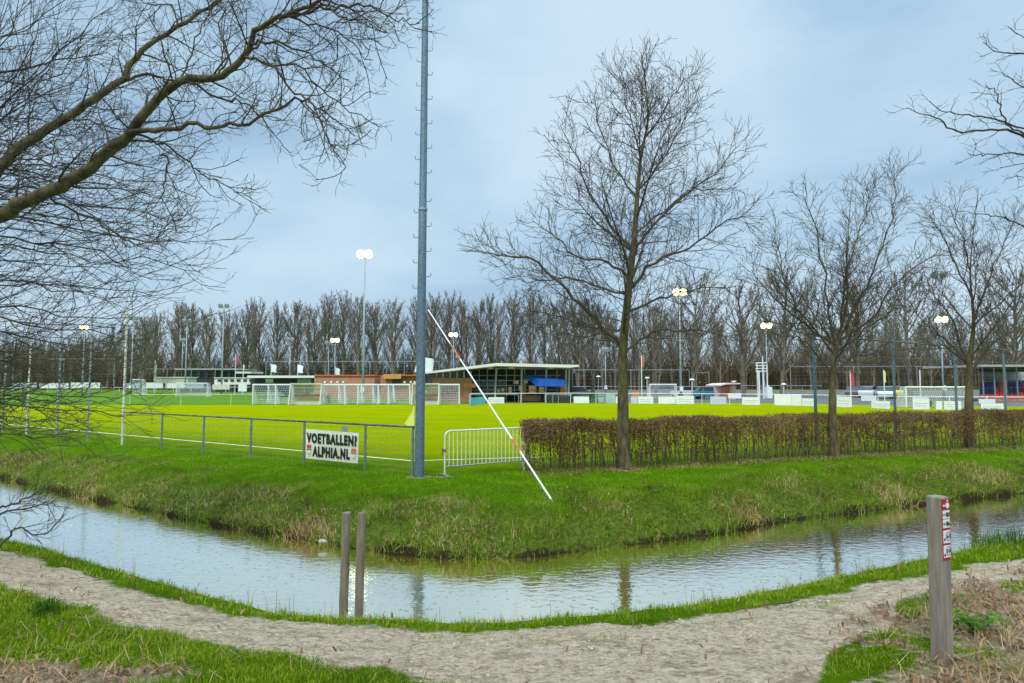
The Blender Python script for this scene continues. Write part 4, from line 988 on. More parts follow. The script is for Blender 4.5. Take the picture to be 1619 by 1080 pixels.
def crest(s_, rc):
    cx_ = (P_bl * (1 - s_) + P_br * s_) * .72 + (P_tl * (1 - s_) + P_tr * s_) * .28
    b = MB(bo)
    sh = [(-.085, .14), (.085, .14), (.085, 0), (.055, -.075), (0, -.13), (-.055, -.075), (-.085, 0)]
    b.prism(sh, cx_ + nn * .010, ux, up, nn * .003)
    b.cur = 1; b.prism([(-.078, .135), (.078, .135), (.078, .055), (-.078, .055)], cx_ + nn * .0145, ux, up, nn * .003)
    b.prism([(-.085, .045), (.085, .045), (.085, .01), (-.085, .01)], cx_ + nn * .0145, ux, up, nn * .003)
    b.prism([(-.05, .165), (-.03, .165), (-.03, .14), (-.05, .14)], cx_ + nn * .0145, ux, up, nn * .003); b.prism([(.03, .165), (.05, .165), (.05, .14), (.03, .14)], cx_ + nn * .0145, ux, up, nn * .003)
    b.cur = 2; b.prism([(-.05, -.04), (-.035, -.04), (0, -.095), (-.01, -.105)], cx_ + nn * .0145, ux, up, nn * .003); b.prism([(.05, -.04), (.035, -.04), (0, -.095), (.01, -.105)], cx_ + nn * .0145, ux, up, nn * .003)
    b.build('crest', [M['white'], rc, M['galv']], ban)
crest(.075, M['red']); crest(.925, M['redor'])
b = MB(fp(2.15, .98, .02)); p_ = fp(2.15, .96, .02)
b.box(p_, (.19, .008, .13), math.atan2(-FD[1], -FD[0]))
b.box((p_[0] + NF[0] * .006, p_[1] + NF[1] * .006, p_[2] + .01), (.11, .006, .06), math.atan2(-FD[1], -FD[0]))
o = b.build('fence_plate', M['galv'], None, p_); b_ = o
for v in o.data.vertices: v.co = v.co + Vector(fp(2.15, .98, .02)) - Vector(p_)
tag(o, 'small grey plate fixed to the mesh fence just above the banner', 'plate')

# tall net posts carrying on to the left
bs = fp(12.67); bf = thing('ball_stop_fence', 'tall pale posts with netting carrying on left from the mesh fence', 'fence', bs)
tall = [(12.67, 4.55, M['cream'], .036), (15.08, 4.5, M['galv'], .028), (17.44, 4.4, M['galv'], .034), (20.1, 4.4, M['cream'], .034), (22.4, 4.4, M['galv'], .03), (25, 4.4, M['galv'], .03)]
for t_, h_, m_, r_ in tall: b = MB(bs); b.tube([fp(t_, -.1), fp(t_, h_)], r_, 10); b.build('post', m_, bf)
ts = []
for z_ in np.arange(.25, 4.4, .35): ts.append(([fp(12.67, z_), fp(18, z_ - .01), fp(25, z_)], [.0022] * 3, 3))
for t_ in np.arange(12.9, 25, .4): ts.append(([fp(t_, .05), fp(t_, 4.3)], [.0016] * 2, 3))
tube_obj('netting', ts, M['wire'], bf, bs)

# ---------------------------------------------------------------- floodlight pole in the middle
PP = G(663, 753.5); po = (PP[0], PP[1], 0)
pole = thing('floodlight_pole', 'tall blue grey steel pole with climbing pegs between fence and crowd barrier', 'pole', po)
PH = 15.0
topx = W(673, 0, PP[1])
b = MB(po); zs = [-.2, 0, 2, 4.25, 6.0, 6.02, 9, 12, PH]; rs_ = [.108, .107, .102, .096, .092, .086, .078, .070, .062]
lean = .0035
b.tube([(PP[0] + lean * z_, PP[1], z_) for z_ in zs], rs_, 20); b.build('shaft', M['pole_blue'], pole, smooth=True)
b = MB(po); b.tube([(PP[0] + lean * 6, PP[1], 5.97), (PP[0] + lean * 6, PP[1], 6.03)], .104, 20); b.build('collar', M['galv'], pole)
def peg(z_, sg):
    rr_ = np.interp(z_, zs, rs_); x0 = PP[0] + lean * z_; b = MB(po)
    b.tube([(x0 + sg * rr_ * .9, PP[1], z_), (x0 + sg * (rr_ + .085), PP[1], z_), (x0 + sg * (rr_ + .10), PP[1], z_ + .012), (x0 + sg * (rr_ + .105), PP[1], z_ + .075)], .011, 6); b.build('peg', M['galv'], pole)
z_ = 4.2
while z_ < PH - .5:
    peg(z_, -1); peg(z_ + .26, 1); z_ += .575 if not 5.7 < z_ < 6.1 else .66
b = MB(po)
b.box((PP[0] + .05, PP[1], PH + .02), (1.6, .1, .1)); b.build('crossarm', M['galv'], pole)
for dx_ in (-.55, .55):
    b = MB(po); b.box((PP[0] + .05 + dx_, PP[1] + .15, PH + .22), (.6, .35, .3), 0, R(30)); b.build('lamp_head', M['galv'], pole)

# striped stay
S0 = Vector(G(871, 789, -.04)); S1 = Vector(W(677, 490, PP[1] - .12))
st = thing('guy_stay', 'slanting white stay with red bands anchored in the grass near the pole', 'stay', tuple(S0))
segs = [(0, .215, 'white'), (.215, .275, 'redor'), (.275, .30, 'white'), (.30, .70, 'white'), (.70, .79, 'redor'), (.79, 1.0, 'white')]
for a_, b2, m_ in segs:
    b = MB(tuple(S0)); b.tube([S0.lerp(S1, a_), S0.lerp(S1, b2)], [(.0195 - .007 * t_) * (1 if m_ == 'white' else 1.07) for t_ in (a_, b2)], 10); b.build('tube_section', M[m_], st)
b = MB(tuple(S0)); b.tube([S0 - (S1 - S0).normalized() * .2, S0], .012, 6); b.build('anchor_rod', M['galv'], st)

# corner flag
cf = (PC[0] + .0, PC[1] + .05, 0); cfl = thing('corner_flag', 'yellow corner flag on a yellow stick just left of the blue grey pole', 'flag', cf)
b = MB(cf); b.tube([(cf[0], cf[1], -.05), (cf[0], cf[1], 1.42)], .021, 8); b.build('stick', M['yellow'], cfl)
b = MB(cf); b.prism([(0, 1.40), (-.05, 1.28), (-.17, 1.10), (-.25, .98), (-.15, .90), (0, .78)], (cf[0], cf[1], 0), (1, 0, 0), (0, 0, 1), (0, .01, 0))
b.build('cloth', M['yellow'], cfl)

# crowd barrier
B0_, B1_ = Vector(G(703, 754)), Vector(G(829, 743)); bd = (B1_ - B0_).normalized(); bl = (B1_ - B0_).length; bn = Vector((-bd.y, bd.x, 0))
bo = tuple(B0_); bar = thing('crowd_barrier', 'galvanised crowd barrier with vertical bars between the blue grey pole and hedge', 'barrier', bo)
def bp_(u, z): return B0_ + bd * u + Vector((0, 0, z))
b = MB(bo); top_ = 1.0; r_ = .12
pts = [bp_(0, .05), bp_(0, top_ - r_)] + [bp_(r_ * (1 - math.cos(a_)), top_ - r_ + r_ * math.sin(a_)) for a_ in (.4, .8, 1.2, 1.57)] + [bp_(bl - r_, top_)] + [bp_(bl - r_ + r_ * math.sin(a_), top_ - r_ + r_ * math.cos(a_)) for a_ in (.4, .8, 1.2, 1.57)] + [bp_(bl, .15)]
for i in range(len(pts) - 1): b.tube([pts[i], pts[i + 1]], .019, 8)
b.build('frame', M['galv_w'] if 'galv_w' in M else mat('bright_zinc', (.66, .70, .62), .45, .1, col2=(.76, .78, .70), scale=9), bar)
b = MB(bo); b.tube([bp_(0, .22), bp_(bl, .22)], .015, 8); b.build('lower_rail', M['galv'], bar)
for i in range(19):
    u = bl * (i + 1) / 20; b = MB(bo); b.tube([bp_(u, .22), bp_(u, top_ - .01)], .0085, 6); b.build('bar', M['white'], bar)
b = MB(bo); b.tube([bp_(0, .06) - bn * .25, bp_(0, .02) - bn * .2, bp_(0, .06), bp_(0, .02) + bn * .2], .015, 6); b.build('foot', M['galv'], bar)
b = MB(bo); b.tube([bp_(bl - .02, .2), bp_(bl - .1, .2) - bn * .08, bp_(bl - .14, .05) - bn * .22, bp_(bl - .2, .01) - bn * .26], .015, 6); b.tube([bp_(bl, .2), bp_(bl + .03, .02) + bn * .2], .015, 6); b.build('foot', M['galv'], bar)
b = MB(bo); b.box(bp_(-.02, .58), (.09, .05, .06)); b.tube([bp_(-.06, .62), bp_(-.06, .48)], .012, 6); b.build('clamp', M['rail_dark'], bar)

# ball-stop fence behind the hedge
def rp(px, h_, d0=None):
    return W(px, h_, d0)
bp0, bp3 = np.array(W(1288, 600, 20.6)[:2]), np.array(W(1588, 600, 29.6)[:2])
dv = (bp3 - bp0) / 3
bq = (bp0[0], bp0[1], 0); bfence = thing('high_net_fence', 'high fence of blue grey posts with dark top rail standing behind the hedge', 'fence', bq)
hts = 3.6
for i in range(0, 6):
    q_ = bp0 + dv * i; b = MB(bq); b.tube([(q_[0], q_[1], -.1), (q_[0], q_[1], hts)], .05, 10); b.build('post', M['pole_blue'], bfence)
qe = bp0 + dv * 5
b = MB(bq); b.tube([(bp0[0], bp0[1], hts), (qe[0], qe[1], hts)], .032, 8); b.build('top_rail', M['rail_dark'], bfence)
ts = []
for z_ in np.arange(.3, 3.5, .3): ts.append(([(bp0[0], bp0[1], z_), (qe[0], qe[1], z_)], [.003] * 2, 3))
tube_obj('wires', ts, M['wire'], bfence, bq)

# ---------------------------------------------------------------- wooden posts
def wood_post(label, px, pyb, pxt, pyt, w, zb, seed):
    rng.seed(seed); Bp = G(px, pyb, zb); Tp = W(pxt, pyt, Bp[1] + .02); base = (Bp[0], Bp[1], zb)
    b = MB(base); n = 8; pts = []; rr_ = []
    for i in range(n + 1):
        t = i / n; pts.append((Bp[0] + (Tp[0] - Bp[0]) * t + rng.gauss(0, .002), Bp[1] + .02 * t, zb - .25 + (Tp[2] - zb + .25) * t)); rr_.append(w * (1 + rng.gauss(0, .02)) * (1.0 - .05 * t))
    # top edge slightly chamfered
    pts.append((Tp[0], Tp[1], Tp[2] + .006)); rr_.append(w * .86)
    b.tube(pts, rr_, 12); o = b.build('post', M['wood'], None, base, smooth=False)
    return tag(o, label, 'post', 'two weathered wooden posts in the near bank')
o1 = wood_post('left one of two weathered round posts on the near water edge', 543, 953, 548, 811, .043, .06, 1)
o2 = wood_post('right one of two weathered round posts on the near water edge, knots in the wood', 567, 956, 572, 811, .042, .06, 2)
for o in (o1, o2): o.name = 'wooden_post'

# waymark post
SB = G(1490, 1040, .3); sz_ = .096; rz_ = R(24.4)
T_ = W(1482, 786, SB[1]); hgt = T_[2] - .3
lx = (T_[0] - SB[0]) / hgt
sb = (SB[0], SB[1], .3); sp = thing('waymark_post', 'square weathered timber waymark post with a red and white route strip beside the path', 'post', sb)
cax, cay = Vector((math.cos(rz_), math.sin(rz_), 0)), Vector((-math.sin(rz_), math.cos(rz_), 0))
b = MB(sb); n = 10; ring = []
hw = sz_ / 2; ch = .008
sq = [(-hw + ch, -hw), (hw - ch, -hw), (hw, -hw + ch), (hw, hw - ch), (hw - ch, hw), (-hw + ch, hw), (-hw, hw - ch), (-hw, -hw + ch)]
vs, fs = [], []
for i in range(n + 1):
    z_ = -.25 + (hgt + .25) * i / n; k_ = 1.0 if i < n else 1.0
    for (x, y) in sq: vs.append(Vector(sb) + cax * x + cay * y + Vector((lx * z_, 0, z_)))
for (x, y) in sq: vs.append(Vector(sb) + cax * x * .86 + cay * y * .86 + Vector((lx * hgt, 0, hgt + .008)))
for i in range(n + 1):
    for j in range(8): fs.append((i * 8 + j, i * 8 + (j + 1) % 8, (i + 1) * 8 + (j + 1) % 8, (i + 1) * 8 + j))
fs.append(tuple((n + 1) * 8 + j for j in range(8)))
b.add(vs, fs); b.build('timber', M['wood2'], sp)
# route strip on the face turned to the path
pn = -cay; pz = Vector((lx, 0, 1)).normalized(); pw = .082
def pl(zt, z0, x0, x1, m_, lift, nm='strip_panel', par=None, bb=None):
    k = bb or MB(sb)
    o_ = Vector(sb) + pn * (hw + lift) + cax * x0 + Vector((lx * z0, 0, z0))
    k.prism([(0, 0), (x1 - x0, 0), (x1 - x0, zt - z0), (0, zt - z0)], o_, cax, (lx, 0, 1), pn * .0015)
    if bb is None: return k.build(nm, m_, par or sp)
tz = hgt - .006; sc_ = .39 / 340
def zz_(y): return tz - (y - 95) * sc_
strip_ = pl(tz, zz_(435), -pw / 2, pw / 2, M['plaque_red'], .001, 'route_strip')
for a_, b2 in ((157, 204), (208, 255), (269, 340), (353, 420)):
    pl(zz_(a_), zz_(b2), -pw / 2 + .006, pw / 2 - .006, M['plaque_white'], .0035, 'route_panel', strip_)
def mark(poly, y, x, m_, nm):
    k = MB(sb); o_ = Vector(sb) + pn * (hw + .0062) + cax * x + Vector((lx * zz_(y), 0, zz_(y)))
    k.prism(poly, o_, cax, (lx, 0, 1), pn * .001); k.build(nm, m_, strip_)
circ = lambda r, n=14: [(r * math.cos(i * 2 * math.pi / n), r * math.sin(i * 2 * math.pi / n)) for i in range(n)]
mark(circ(.019), 130, .012, M['plaque_white'], 'emblem'); mark([(-.006, .02), (.006, .02), (.004, .034), (-.004, .034)], 126, .012, M['plaque_white'], 'emblem')
mark([(-.012, 0), (0, .010), (0, .004), (.012, .004), (.012, -.004), (0, -.004), (0, -.010)], 130, -.023, M['plaque_white'], 'arrow')
def num(txt, y, x, h_, ring=False):
    me = text_mesh(txt, .03, .0004, .0006); me.materials.clear(); me.materials.append(M['black']); fit(me, h_ * .62 * len(txt), h_)
    o = bpy.data.objects.new('number', me); COL.objects.link(o)
    p_ = Vector(sb) + pn * (hw + .0075) + cax * x + Vector((lx * zz_(y), 0, zz_(y))) - Vector(sb)
    place_plane(o, p_, cax, pn); o.parent = strip_
    if ring:
        k = MB(sb); r0 = h_ * .95; c0 = Vector(sb) + pn * (hw + .007) + cax * x + Vector((lx * zz_(y), 0, zz_(y)))
        k.tube([c0 + cax * r0 * math.cos(i * math.pi / 8) + pz * r0 * 1.15 * math.sin(i * math.pi / 8) for i in range(17)], .0015, 4, False); k.build('number_ring', M['black'], strip_)
num('80', 180, .012, .030); num('86', 231, .012, .030); num('61', 302, .014, .026, True); num('10', 384, .014, .026, True)
for y, up_ in ((180, 0), (231, 0), (318, 1), (405, 1)):
    mark([(-.010, 0), (0, .009), (0, .003), (.010, .003), (.010, -.003), (0, -.003), (0, -.009)] if not up_ else [(-.007, -.007), (.007, -.007), (.007, .007), (-.007, .007)], y, -.025, M['black'], 'arrow')

# litter and a twig on the ground
g = G(510, 858, -.62); b = MB(g); b.tube([(g[0] - .07, g[1], g[2] + .02), (g[0] - .035, g[1], g[2] + .035), (g[0] + .04, g[1], g[2] + .03), (g[0] + .08, g[1], g[2] + .015)], [.012, .026, .028, .01], 8)
tag(b.build('stone', M['concrete'], None, g, smooth=True), 'pale stone lying at the foot of the far bank, left of the two wooden posts', 'stone')
g = G(1240, 957, .285)
b = MB(g); b.tube([(g[0] - .22, g[1] - .03, .292), (g[0] - .08, g[1], .297), (g[0] + .05, g[1] + .03, .295), (g[0] + .16, g[1] + .08, .30)], [.004, .007, .008, .003], 6)
tag(b.build('fallen_stick', M['twig'], None, g), 'thin dark stick lying across the sandy path', 'stick')

# ---------------------------------------------------------------- far side of the pitch
M['asphalt'] = mat('asphalt', (.085, .085, .082), .9, col2=(.14, .135, .12), scale=.4)
M['pitch2'] = mat('second_pitch_turf', (.075, .165, .006), .95, col2=(.12, .225, .008), scale=.25, stretch=(.5, 2, 1), spec=.1)
fr_ = [W(745, 600, 60), W(900, 600, 63), W(1250, 600, 60), W(1450, 600, 54), W(1760, 600, 51)]; bk_ = [(W(px_, 600, 150)[0], 150) for px_ in (738, 900, 1250, 1450, 1900)]
b = MB(); b.add([(p[0], p[1], .008) for p in fr_] + [(p[0], p[1], .008) for p in bk_], [(i, i + 1, i + 6, i + 5) for i in range(4)]); tag(b.build('pavement', M['asphalt']), kind='structure')
a_, c_ = W(-200, 600, 54.5), W(744, 600, 57.5); b = MB(); b.add([(a_[0], 54.5, .008), (c_[0], 57.5, .008), (W(738, 600, 150)[0], 150, .008), (-170, 150, .008)], [(0, 1, 2, 3)]); tag(b.build('second_pitch', M['pitch2']), kind='structure')
rng.seed(12)
def beam(mb, p0, p1, r=.03, n=6): mb.tube([p0, p1], r, n)
# white pitch railing, and boards hanging on it
rl = [G(743, 639), G(900, 638), G(1100, 639.5), G(1250, 642), G(1340, 645), G(1430, 648), G(1660, 650)]
def railing(name, label, pts, h, post_gap, r, m_, grp=None):
    o0 = pts[0]; t = thing(name, label, 'railing', (o0[0], o0[1], 0), 0, grp)
    b = MB((o0[0], o0[1], 0)); 
    for i in range(len(pts) - 1): b.tube([(pts[i][0], pts[i][1], h), (pts[i + 1][0], pts[i + 1][1], h)], r, 6)
    b.build('top_rail', m_, t)
    acc = 0; b = None; k_ = 0
    for i in range(len(pts) - 1):
        a_, c_ = Vector(pts[i]), Vector(pts[i + 1]); Ld = (c_ - a_).length; u = acc
        while u < Ld and k_ < 95:
            q_ = a_.lerp(c_, u / Ld); b = MB((o0[0], o0[1], 0)); b.tube([(q_.x, q_.y, -.05), (q_.x, q_.y, h)], r * .9, 5); b.build('post', m_, t); u += post_gap; k_ += 1
        acc = u - Ld
    return t
railing('pitch_railing', 'white railing along the far right side of the pitch, hung with white boards', rl, .98, 2.4, .03, M['white'])
railing('pitch_railing', 'thin white railing across the far left of the pitch in front of the second pitch', [G(205, 641), G(400, 640)], .95, 4.2, .03, M['cream'])
def on_line(px):
    # ground point below pixel column px on the railing line
    for i in range(len(rl) - 1):
        a_, c_ = rl[i], rl[i + 1]; pa, pc = a_[0] / a_[1], c_[0] / c_[1]; u = (px - CX) / FPX
        u *= 1.0 / _cp if False else 1.0
        if pa <= u <= pc or i == len(rl) - 2:
            t = (a_[0] - u * a_[1]) / (u * (c_[1] - a_[1]) - (c_[0] - a_[0])) if abs((u * (c_[1] - a_[1]) - (c_[0] - a_[0]))) > 1e-6 else 0
            return (a_[0] + (c_[0] - a_[0]) * t, a_[1] + (c_[1] - a_[1]) * t)
# every board carries faint stripes of its own
def board(px0, px1, y_top, y_bot, m_, label, grp='advertising boards on the far railing', stripe=None, back=0.0, kind='advertising_board'):
    a_, c_ = on_line(px0), on_line(px1); dd = (a_[1] + c_[1]) / 2
    if back: f_ = 1 + back / dd; a_ = (a_[0] * f_, a_[1] * f_); c_ = (c_[0] * f_, c_[1] * f_); dd += back
    zt = W(px0, y_top, dd)[2]; zb = max(.04, W(px0, y_bot, dd)[2]) if back else .04; u_ = Vector((c_[0] - a_[0], c_[1] - a_[1], 0)); L_ = u_.length; u_.normalize(); nf = Vector((u_.y, -u_.x, 0))
    o0 = ((a_[0] + c_[0]) / 2, (a_[1] + c_[1]) / 2, zb)
    t = thing(kind, label, 'board', o0, 0, grp)
    b = MB(o0); s_ = Vector((a_[0], a_[1], zb)) + nf * .05
    b.prism([(0, 0), (L_, 0), (L_, zt - zb), (0, zt - zb)], s_, u_, (0, 0, 1), nf * .03); b.build('panel', m_, t)
    if stripe:
        b = MB(o0)
        for (x0, x1, z0, z1) in stripe: b.prism([(x0 * L_, z0 * (zt - zb)), (x1 * L_, z0 * (zt - zb)), (x1 * L_, z1 * (zt - zb)), (x0 * L_, z1 * (zt - zb))], s_ + nf * .032, u_, (0, 0, 1), nf * .006)
        b.build('print_band', M['bandgrey'], t)
    b = MB(o0)
    for x in (.04, .96): q_ = s_ + u_ * (x * L_) - nf * .03; b.tube([(q_.x, q_.y, .0), (q_.x, q_.y, zt)], .02, 5)
    b.build('bracket', M['galv'], t)
M['bandgrey'] = mat('print_grey', (.52, .56, .62), .6); M['lilac'] = mat('lilac_board', (.55, .58, .72), .5)
st1 = [(.08, .9, .55, .63), (.12, .8, .3, .37)]
for px0, px1, yt, yb, m_, lab, sp_ in (
    (907, 931, 627, 638, 'white', 'plain white board on the far railing directly right of the canteen terrace', None), (957, 972, 621, 638, 'teal', 'tall grey green board left of the tallest hedge tree', None), (973, 981, 627, 638, 'white', 'narrow white board touching the left of the tallest tree trunk', None),
    (997, 1007, 627, 637, 'lilac', 'small lilac board right of the tallest tree trunk', None), (1008, 1032, 627, 638, 'white', 'white board under the striped white flagpole', st1), (1040, 1067, 627, 637, 'white', 'wide white board in front of the back goal', None),
    (1068, 1096, 626, 637, 'white', 'wide white board at the foot of the pale floodlight mast', st1), (1122, 1147, 627, 639, 'lilac', 'pale blue board left of the pink kiosk', st1), (1172, 1200, 628, 640, 'white', 'white board right below the scaffold tower', st1),
    (1223, 1250, 623, 640, 'white', 'tall white board right of the scaffold tower', None), (1251, 1266, 624, 640, 'white', 'tall narrow white board next to the tall wide one', None), (1267, 1286, 630, 641, 'white', 'low white board left of the leftmost blue grey net post', st1),
    (1322, 1345, 627, 643, 'white', 'white board directly right of the middle hedge tree trunk', st1), (1376, 1405, 634, 646, 'white', 'white board touching the second blue grey net post', st1), (1440, 1466, 631, 647, 'white', 'white board inside the left half of the white goal', st1),
    (1476, 1486, 634, 647, 'white', 'small white board in the middle of the goal opening', None), (1489, 1516, 634, 648, 'white', 'wide white board in the right half of the goal', st1), (1547, 1582, 638, 650, 'white', 'long low white board right of the right hedge tree, below the stand', st1), (1616, 1650, 640, 651, 'white', 'white board cut by the right edge of the photo', None)):
    board(px0, px1, yt, yb, M[m_], lab, stripe=sp_)
for px0, px1, yt, yb, lab in ((1360, 1384, 626, 634, 'white board on a farther railing behind the second net post'), (1440, 1465, 628, 633, 'white board on a farther railing, behind the goal'), (1544, 1570, 631, 639, 'white board on a farther railing, in front of the stand'), (1150, 1171, 622, 630, 'cream board below the pink kiosk')):
    board(px0, px1, yt, yb, M['white'], lab, 'boards on a farther railing', back=14)
board(743, 767, 628, 637, M['lightblue'], 'light blue board at the left of the canteen terrace'); board(772, 797, 628, 636, M['white'], 'white board on the railing of the canteen terrace', stripe=st1)
board(998, 1010, 620, 628, M['brick_orange'], 'orange board behind the railing right of the tallest trunk', 'boards on a farther railing', back=8)
# second pitch railing with a run of white boards (left, far)
D2L = 118
def far_board(px0, px1, yt, yb, m_, lab, dd):
    a_, c_ = W(px0, yt, dd), W(px1, yb, dd); o0 = ((a_[0] + c_[0]) / 2, dd, max(0, c_[2])); t = thing('advertising_board', lab, 'board', o0, 0, 'boards round the second pitch')
    b = MB(o0); b.box(((a_[0] + c_[0]) / 2, dd, (a_[2] + max(.02, c_[2])) / 2), (c_[0] - a_[0], .05, a_[2] - max(.02, c_[2]))); b.build('panel', m_, t)
    b = MB(o0); 
    for x in (a_[0] + .1, c_[0] - .1): b.tube([(x, dd + .08, 0), (x, dd + .08, a_[2])], .04, 5)
    b.build('bracket', M['galv'], t)
places = ['far left corner', 'left of the pale tall pole', 'right of the pale tall pole', 'left of the small back goal', 'behind the small back goal', 'right of the small back goal', 'left of the cream sign panel', 'right of the square white panel', 'behind the leftmost portable goal', 'beside the first dugout']
for i, (x0, x1) in enumerate(((20, 58), (62, 108), (112, 158), (200, 228), (231, 258), (262, 290), (293, 322), (352, 372), (375, 396), (398, 420))):
    far_board(x0, x1, 605 + (i % 2), 614, M['white'] if i % 3 else M['teal'], 'low board of the second pitch, ' + places[i], D2L + i)
far_board(336, 363, 608, 616, M['cream'], 'cream sign panel on the second pitch railing', 80); far_board(377, 390, 606, 619, M['white'], 'square white panel left of the portable goals', 74)
railing('pitch_railing', 'long white railing of the second pitch far left', [W(-40, 620, 112), W(180, 620, 115), W(420, 620, 122)], 1.0, 3.0, .04, M['white'])

# goals
def goal(label, px0, px1, pyt, dist, r=.06, depth=1.5, grp=None, slant=False, h=None, name='football_goal'):
    a_, c_ = W(px0, pyt, dist), W(px1, pyt, dist); zt = h or a_[2]; o0 = (a_[0], dist, 0); t = thing(name, label, 'goal', o0, 0, grp)
    b = MB(o0)
    for x in (a_[0], c_[0]): b.tube([(x, dist, 0), (x, dist, zt)], r, 8)
    b.tube([(a_[0] - r, dist, zt), (c_[0] + r, dist, zt)], r, 8); b.build('frame', M['white'], t)
    b = MB(o0); top_d = .1 if slant else depth * .45
    for x in (a_[0], c_[0]):
        b.tube([(x, dist, zt), (x, dist + top_d, zt), (x, dist + depth, .05), (x, dist, .05)], r * .5, 6)
    b.tube([(a_[0], dist + depth, .05), (c_[0], dist + depth, .05)], r * .5, 6); b.build('back_frame', M['white'], t)
    ts = []; g_ = .16; nx_ = int((c_[0] - a_[0]) / g_)
    for i in range(nx_ + 1): x = a_[0] + (c_[0] - a_[0]) * i / nx_; ts.append(([(x, dist, zt), (x, dist + top_d, zt - .02), (x, dist + depth, .05)], [.016] * 3, 3))
    for j in range(int(zt / g_)):
        f = (j + .5) / int(zt / g_); y = dist + top_d + (depth - top_d) * (1 - f); z_ = zt * f; ts.append(([(a_[0], y, z_), (c_[0], y, z_)], [.016] * 2, 3))
        for x in (a_[0], c_[0]): ts.append(([(x, dist, z_), (x, y, z_)], [.016] * 2, 3))
    for x in (a_[0], c_[0]):
        for j in range(1, int(depth / g_)): y = dist + j * g_; ts.append(([(x, y, .05), (x, y, min(zt, zt * (1 - (y - dist - top_d) / (depth - top_d))))], [.016] * 2, 3))
    tube_obj('net', ts, M['net'], t, o0)
    return t
goal('full white goal with net on the right behind the hedge', 1432, 1527, 612, 50.5, .055, 1.5)
goal('cream goal with net behind the railing right of the tallest trunk', 1028, 1069, 608, 74, .07, 1.6)
goal('small distant goal on the second pitch, seen above the mesh fence', 279, 328, 606, 86, .05, 1.4)
goal('small distant goal just right of the pale tall pole', 206, 226, 600, 100, .05, 1.4)
GP = 'portable goals parked in a row'
for i, (px0, px1, dist, lab) in enumerate(((400, 436, 57, 'leftmost portable goal of the parked row, left of the first dugout'), (424, 462, 58.5, 'second portable goal of the parked row, partly behind the first dugout'), (512, 545, 57, 'portable goal directly right of the first dugout'),
        (536, 572, 58.4, 'portable goal just left of the lit floodlight mast'), (566, 598, 57.2, 'portable goal at the foot of the lit floodlight mast'), (590, 622, 58.6, 'portable goal right of the lit floodlight mast'), (614, 648, 57.4, 'portable goal left of the second dugout'), (694, 726, 57.5, 'portable goal right of the second dugout, before the brick wall'))):
    goal(lab, px0, px1, 608, dist, .05, 1.3, GP, True, name='portable_goal')
    # base weights
def dugout(label, px0, px1, dist):
    a_, c_ = W(px0, 607, dist), W(px1, 607, dist); x0, x1 = a_[0], c_[0]; zt = a_[2] + .02; o0 = ((x0 + x1) / 2, dist, 0); t = thing('dugout', label, 'dugout', o0, 0, 'clear dugouts with a wooden bench')
    b = MB(o0)
    prof = [(1.05, 0), (1.1, .8), (1.0, 1.5), (.7, zt - .1), (.1, zt)]
    for x in (x0, x1, x0 + (x1 - x0) * .33, x0 + (x1 - x0) * .66): b.tube([(x, dist + y, z_) for y, z_ in prof], .035, 6)
    for y, z_ in prof[1:]: b.tube([(x0, dist + y, z_), (x1, dist + y, z_)], .03, 6)
    for x in (x0, x1): b.tube([(x, dist + .1, zt), (x, dist - .35, .05), (x, dist + 1.05, .05)], .06, 6)
    b.build('frame', M['cream'], t)
    b = MB(o0)
    for i in range(len(prof) - 1):
        (y0, z0), (y1, z1) = prof[i], prof[i + 1]; b.add([(x0, dist + y0 + .05, z0), (x1, dist + y0 + .05, z0), (x1, dist + y1 + .05, z1), (x0, dist + y1 + .05, z1)], [(0, 1, 2, 3)])
    for x in (x0 - .045, x1 + .045): b.add([(x, dist + 1.05, .05)] + [(x, dist + y, z_) for y, z_ in prof] + [(x, dist - .25, .4), (x, dist - .3, .05)], [tuple(range(8))])
    b.build('clear_panel', M['clear'], t)
    b = MB(o0); b.box(((x0 + x1) / 2, dist + .6, .55), (x1 - x0 - .25, .38, .06)); b.box(((x0 + x1) / 2, dist + .82, .82), (x1 - x0 - .25, .05, .22)); b.build('bench', M['bench'], t)
    b = MB(o0); b.box(((x0 + x1) / 2, dist + .62, .2), (x1 - x0 - .3, .06, .4)); b.build('kick_board', M['cream'], t)
dugout('clear shelter with brown bench left of the lit floodlight mast', 459, 508, 56); dugout('clear shelter with brown bench partly hidden by the blue grey pole', 652, 694, 56)

# canteen
DC = 63.0
def cx(px, py=600, d=DC): return W(px, py, d)[0]
def cz(py, px=CX, d=DC): return W(px, py, d)[2]
co0 = (cx(790), DC, 0); can = thing('canteen', 'canteen with a pale angled flat roof, brick left end and open glazed terrace', 'building', co0)
b = MB(co0); D0 = DC - 2.2
P2 = [(672, 588), (785, 574), (915, 577), (916, 579.6), (900, 581.2), (785, 578.6), (672, 591)]
pts = [W(x, y, D0) for x, y in P2]; poly = [(p[0], p[2]) for p in pts]
b.prism(poly, (0, D0, 0), (1, 0, 0), (0, 0, 1), (0, 11, 0)); b.build('roof', M['roofw'], can)
def rect(px0, px1, py0, py1, d, m_, nm, thick=.2, par=None, org=co0):
    x0, x1, z1, z0 = W(px0, py0, d)[0], W(px1, py0, d)[0], W(px0, py0, d)[2], max(0, W(px0, py1, d)[2]); k = MB(org); k.box(((x0 + x1) / 2, d + thick / 2, (z0 + z1) / 2), (x1 - x0, thick, z1 - z0)); return k.build(nm, m_, par)
rect(684, 746, 597.5, 645, DC, M['brick'], 'brick_wall', .3, can)
rect(676, 905, 584, 645, DC + 6, M['dark'], 'back_wall', .3, can)
rect(674, 746, 589.5, 596.8, DC + .4, M['glass'], 'clerestory_window', .08, can)
for px in (690, 700, 711, 722, 733, 744): rect(px, px + 1.3, 587, 597.2, DC + .2, M['white'], 'window_bar', .1, can)
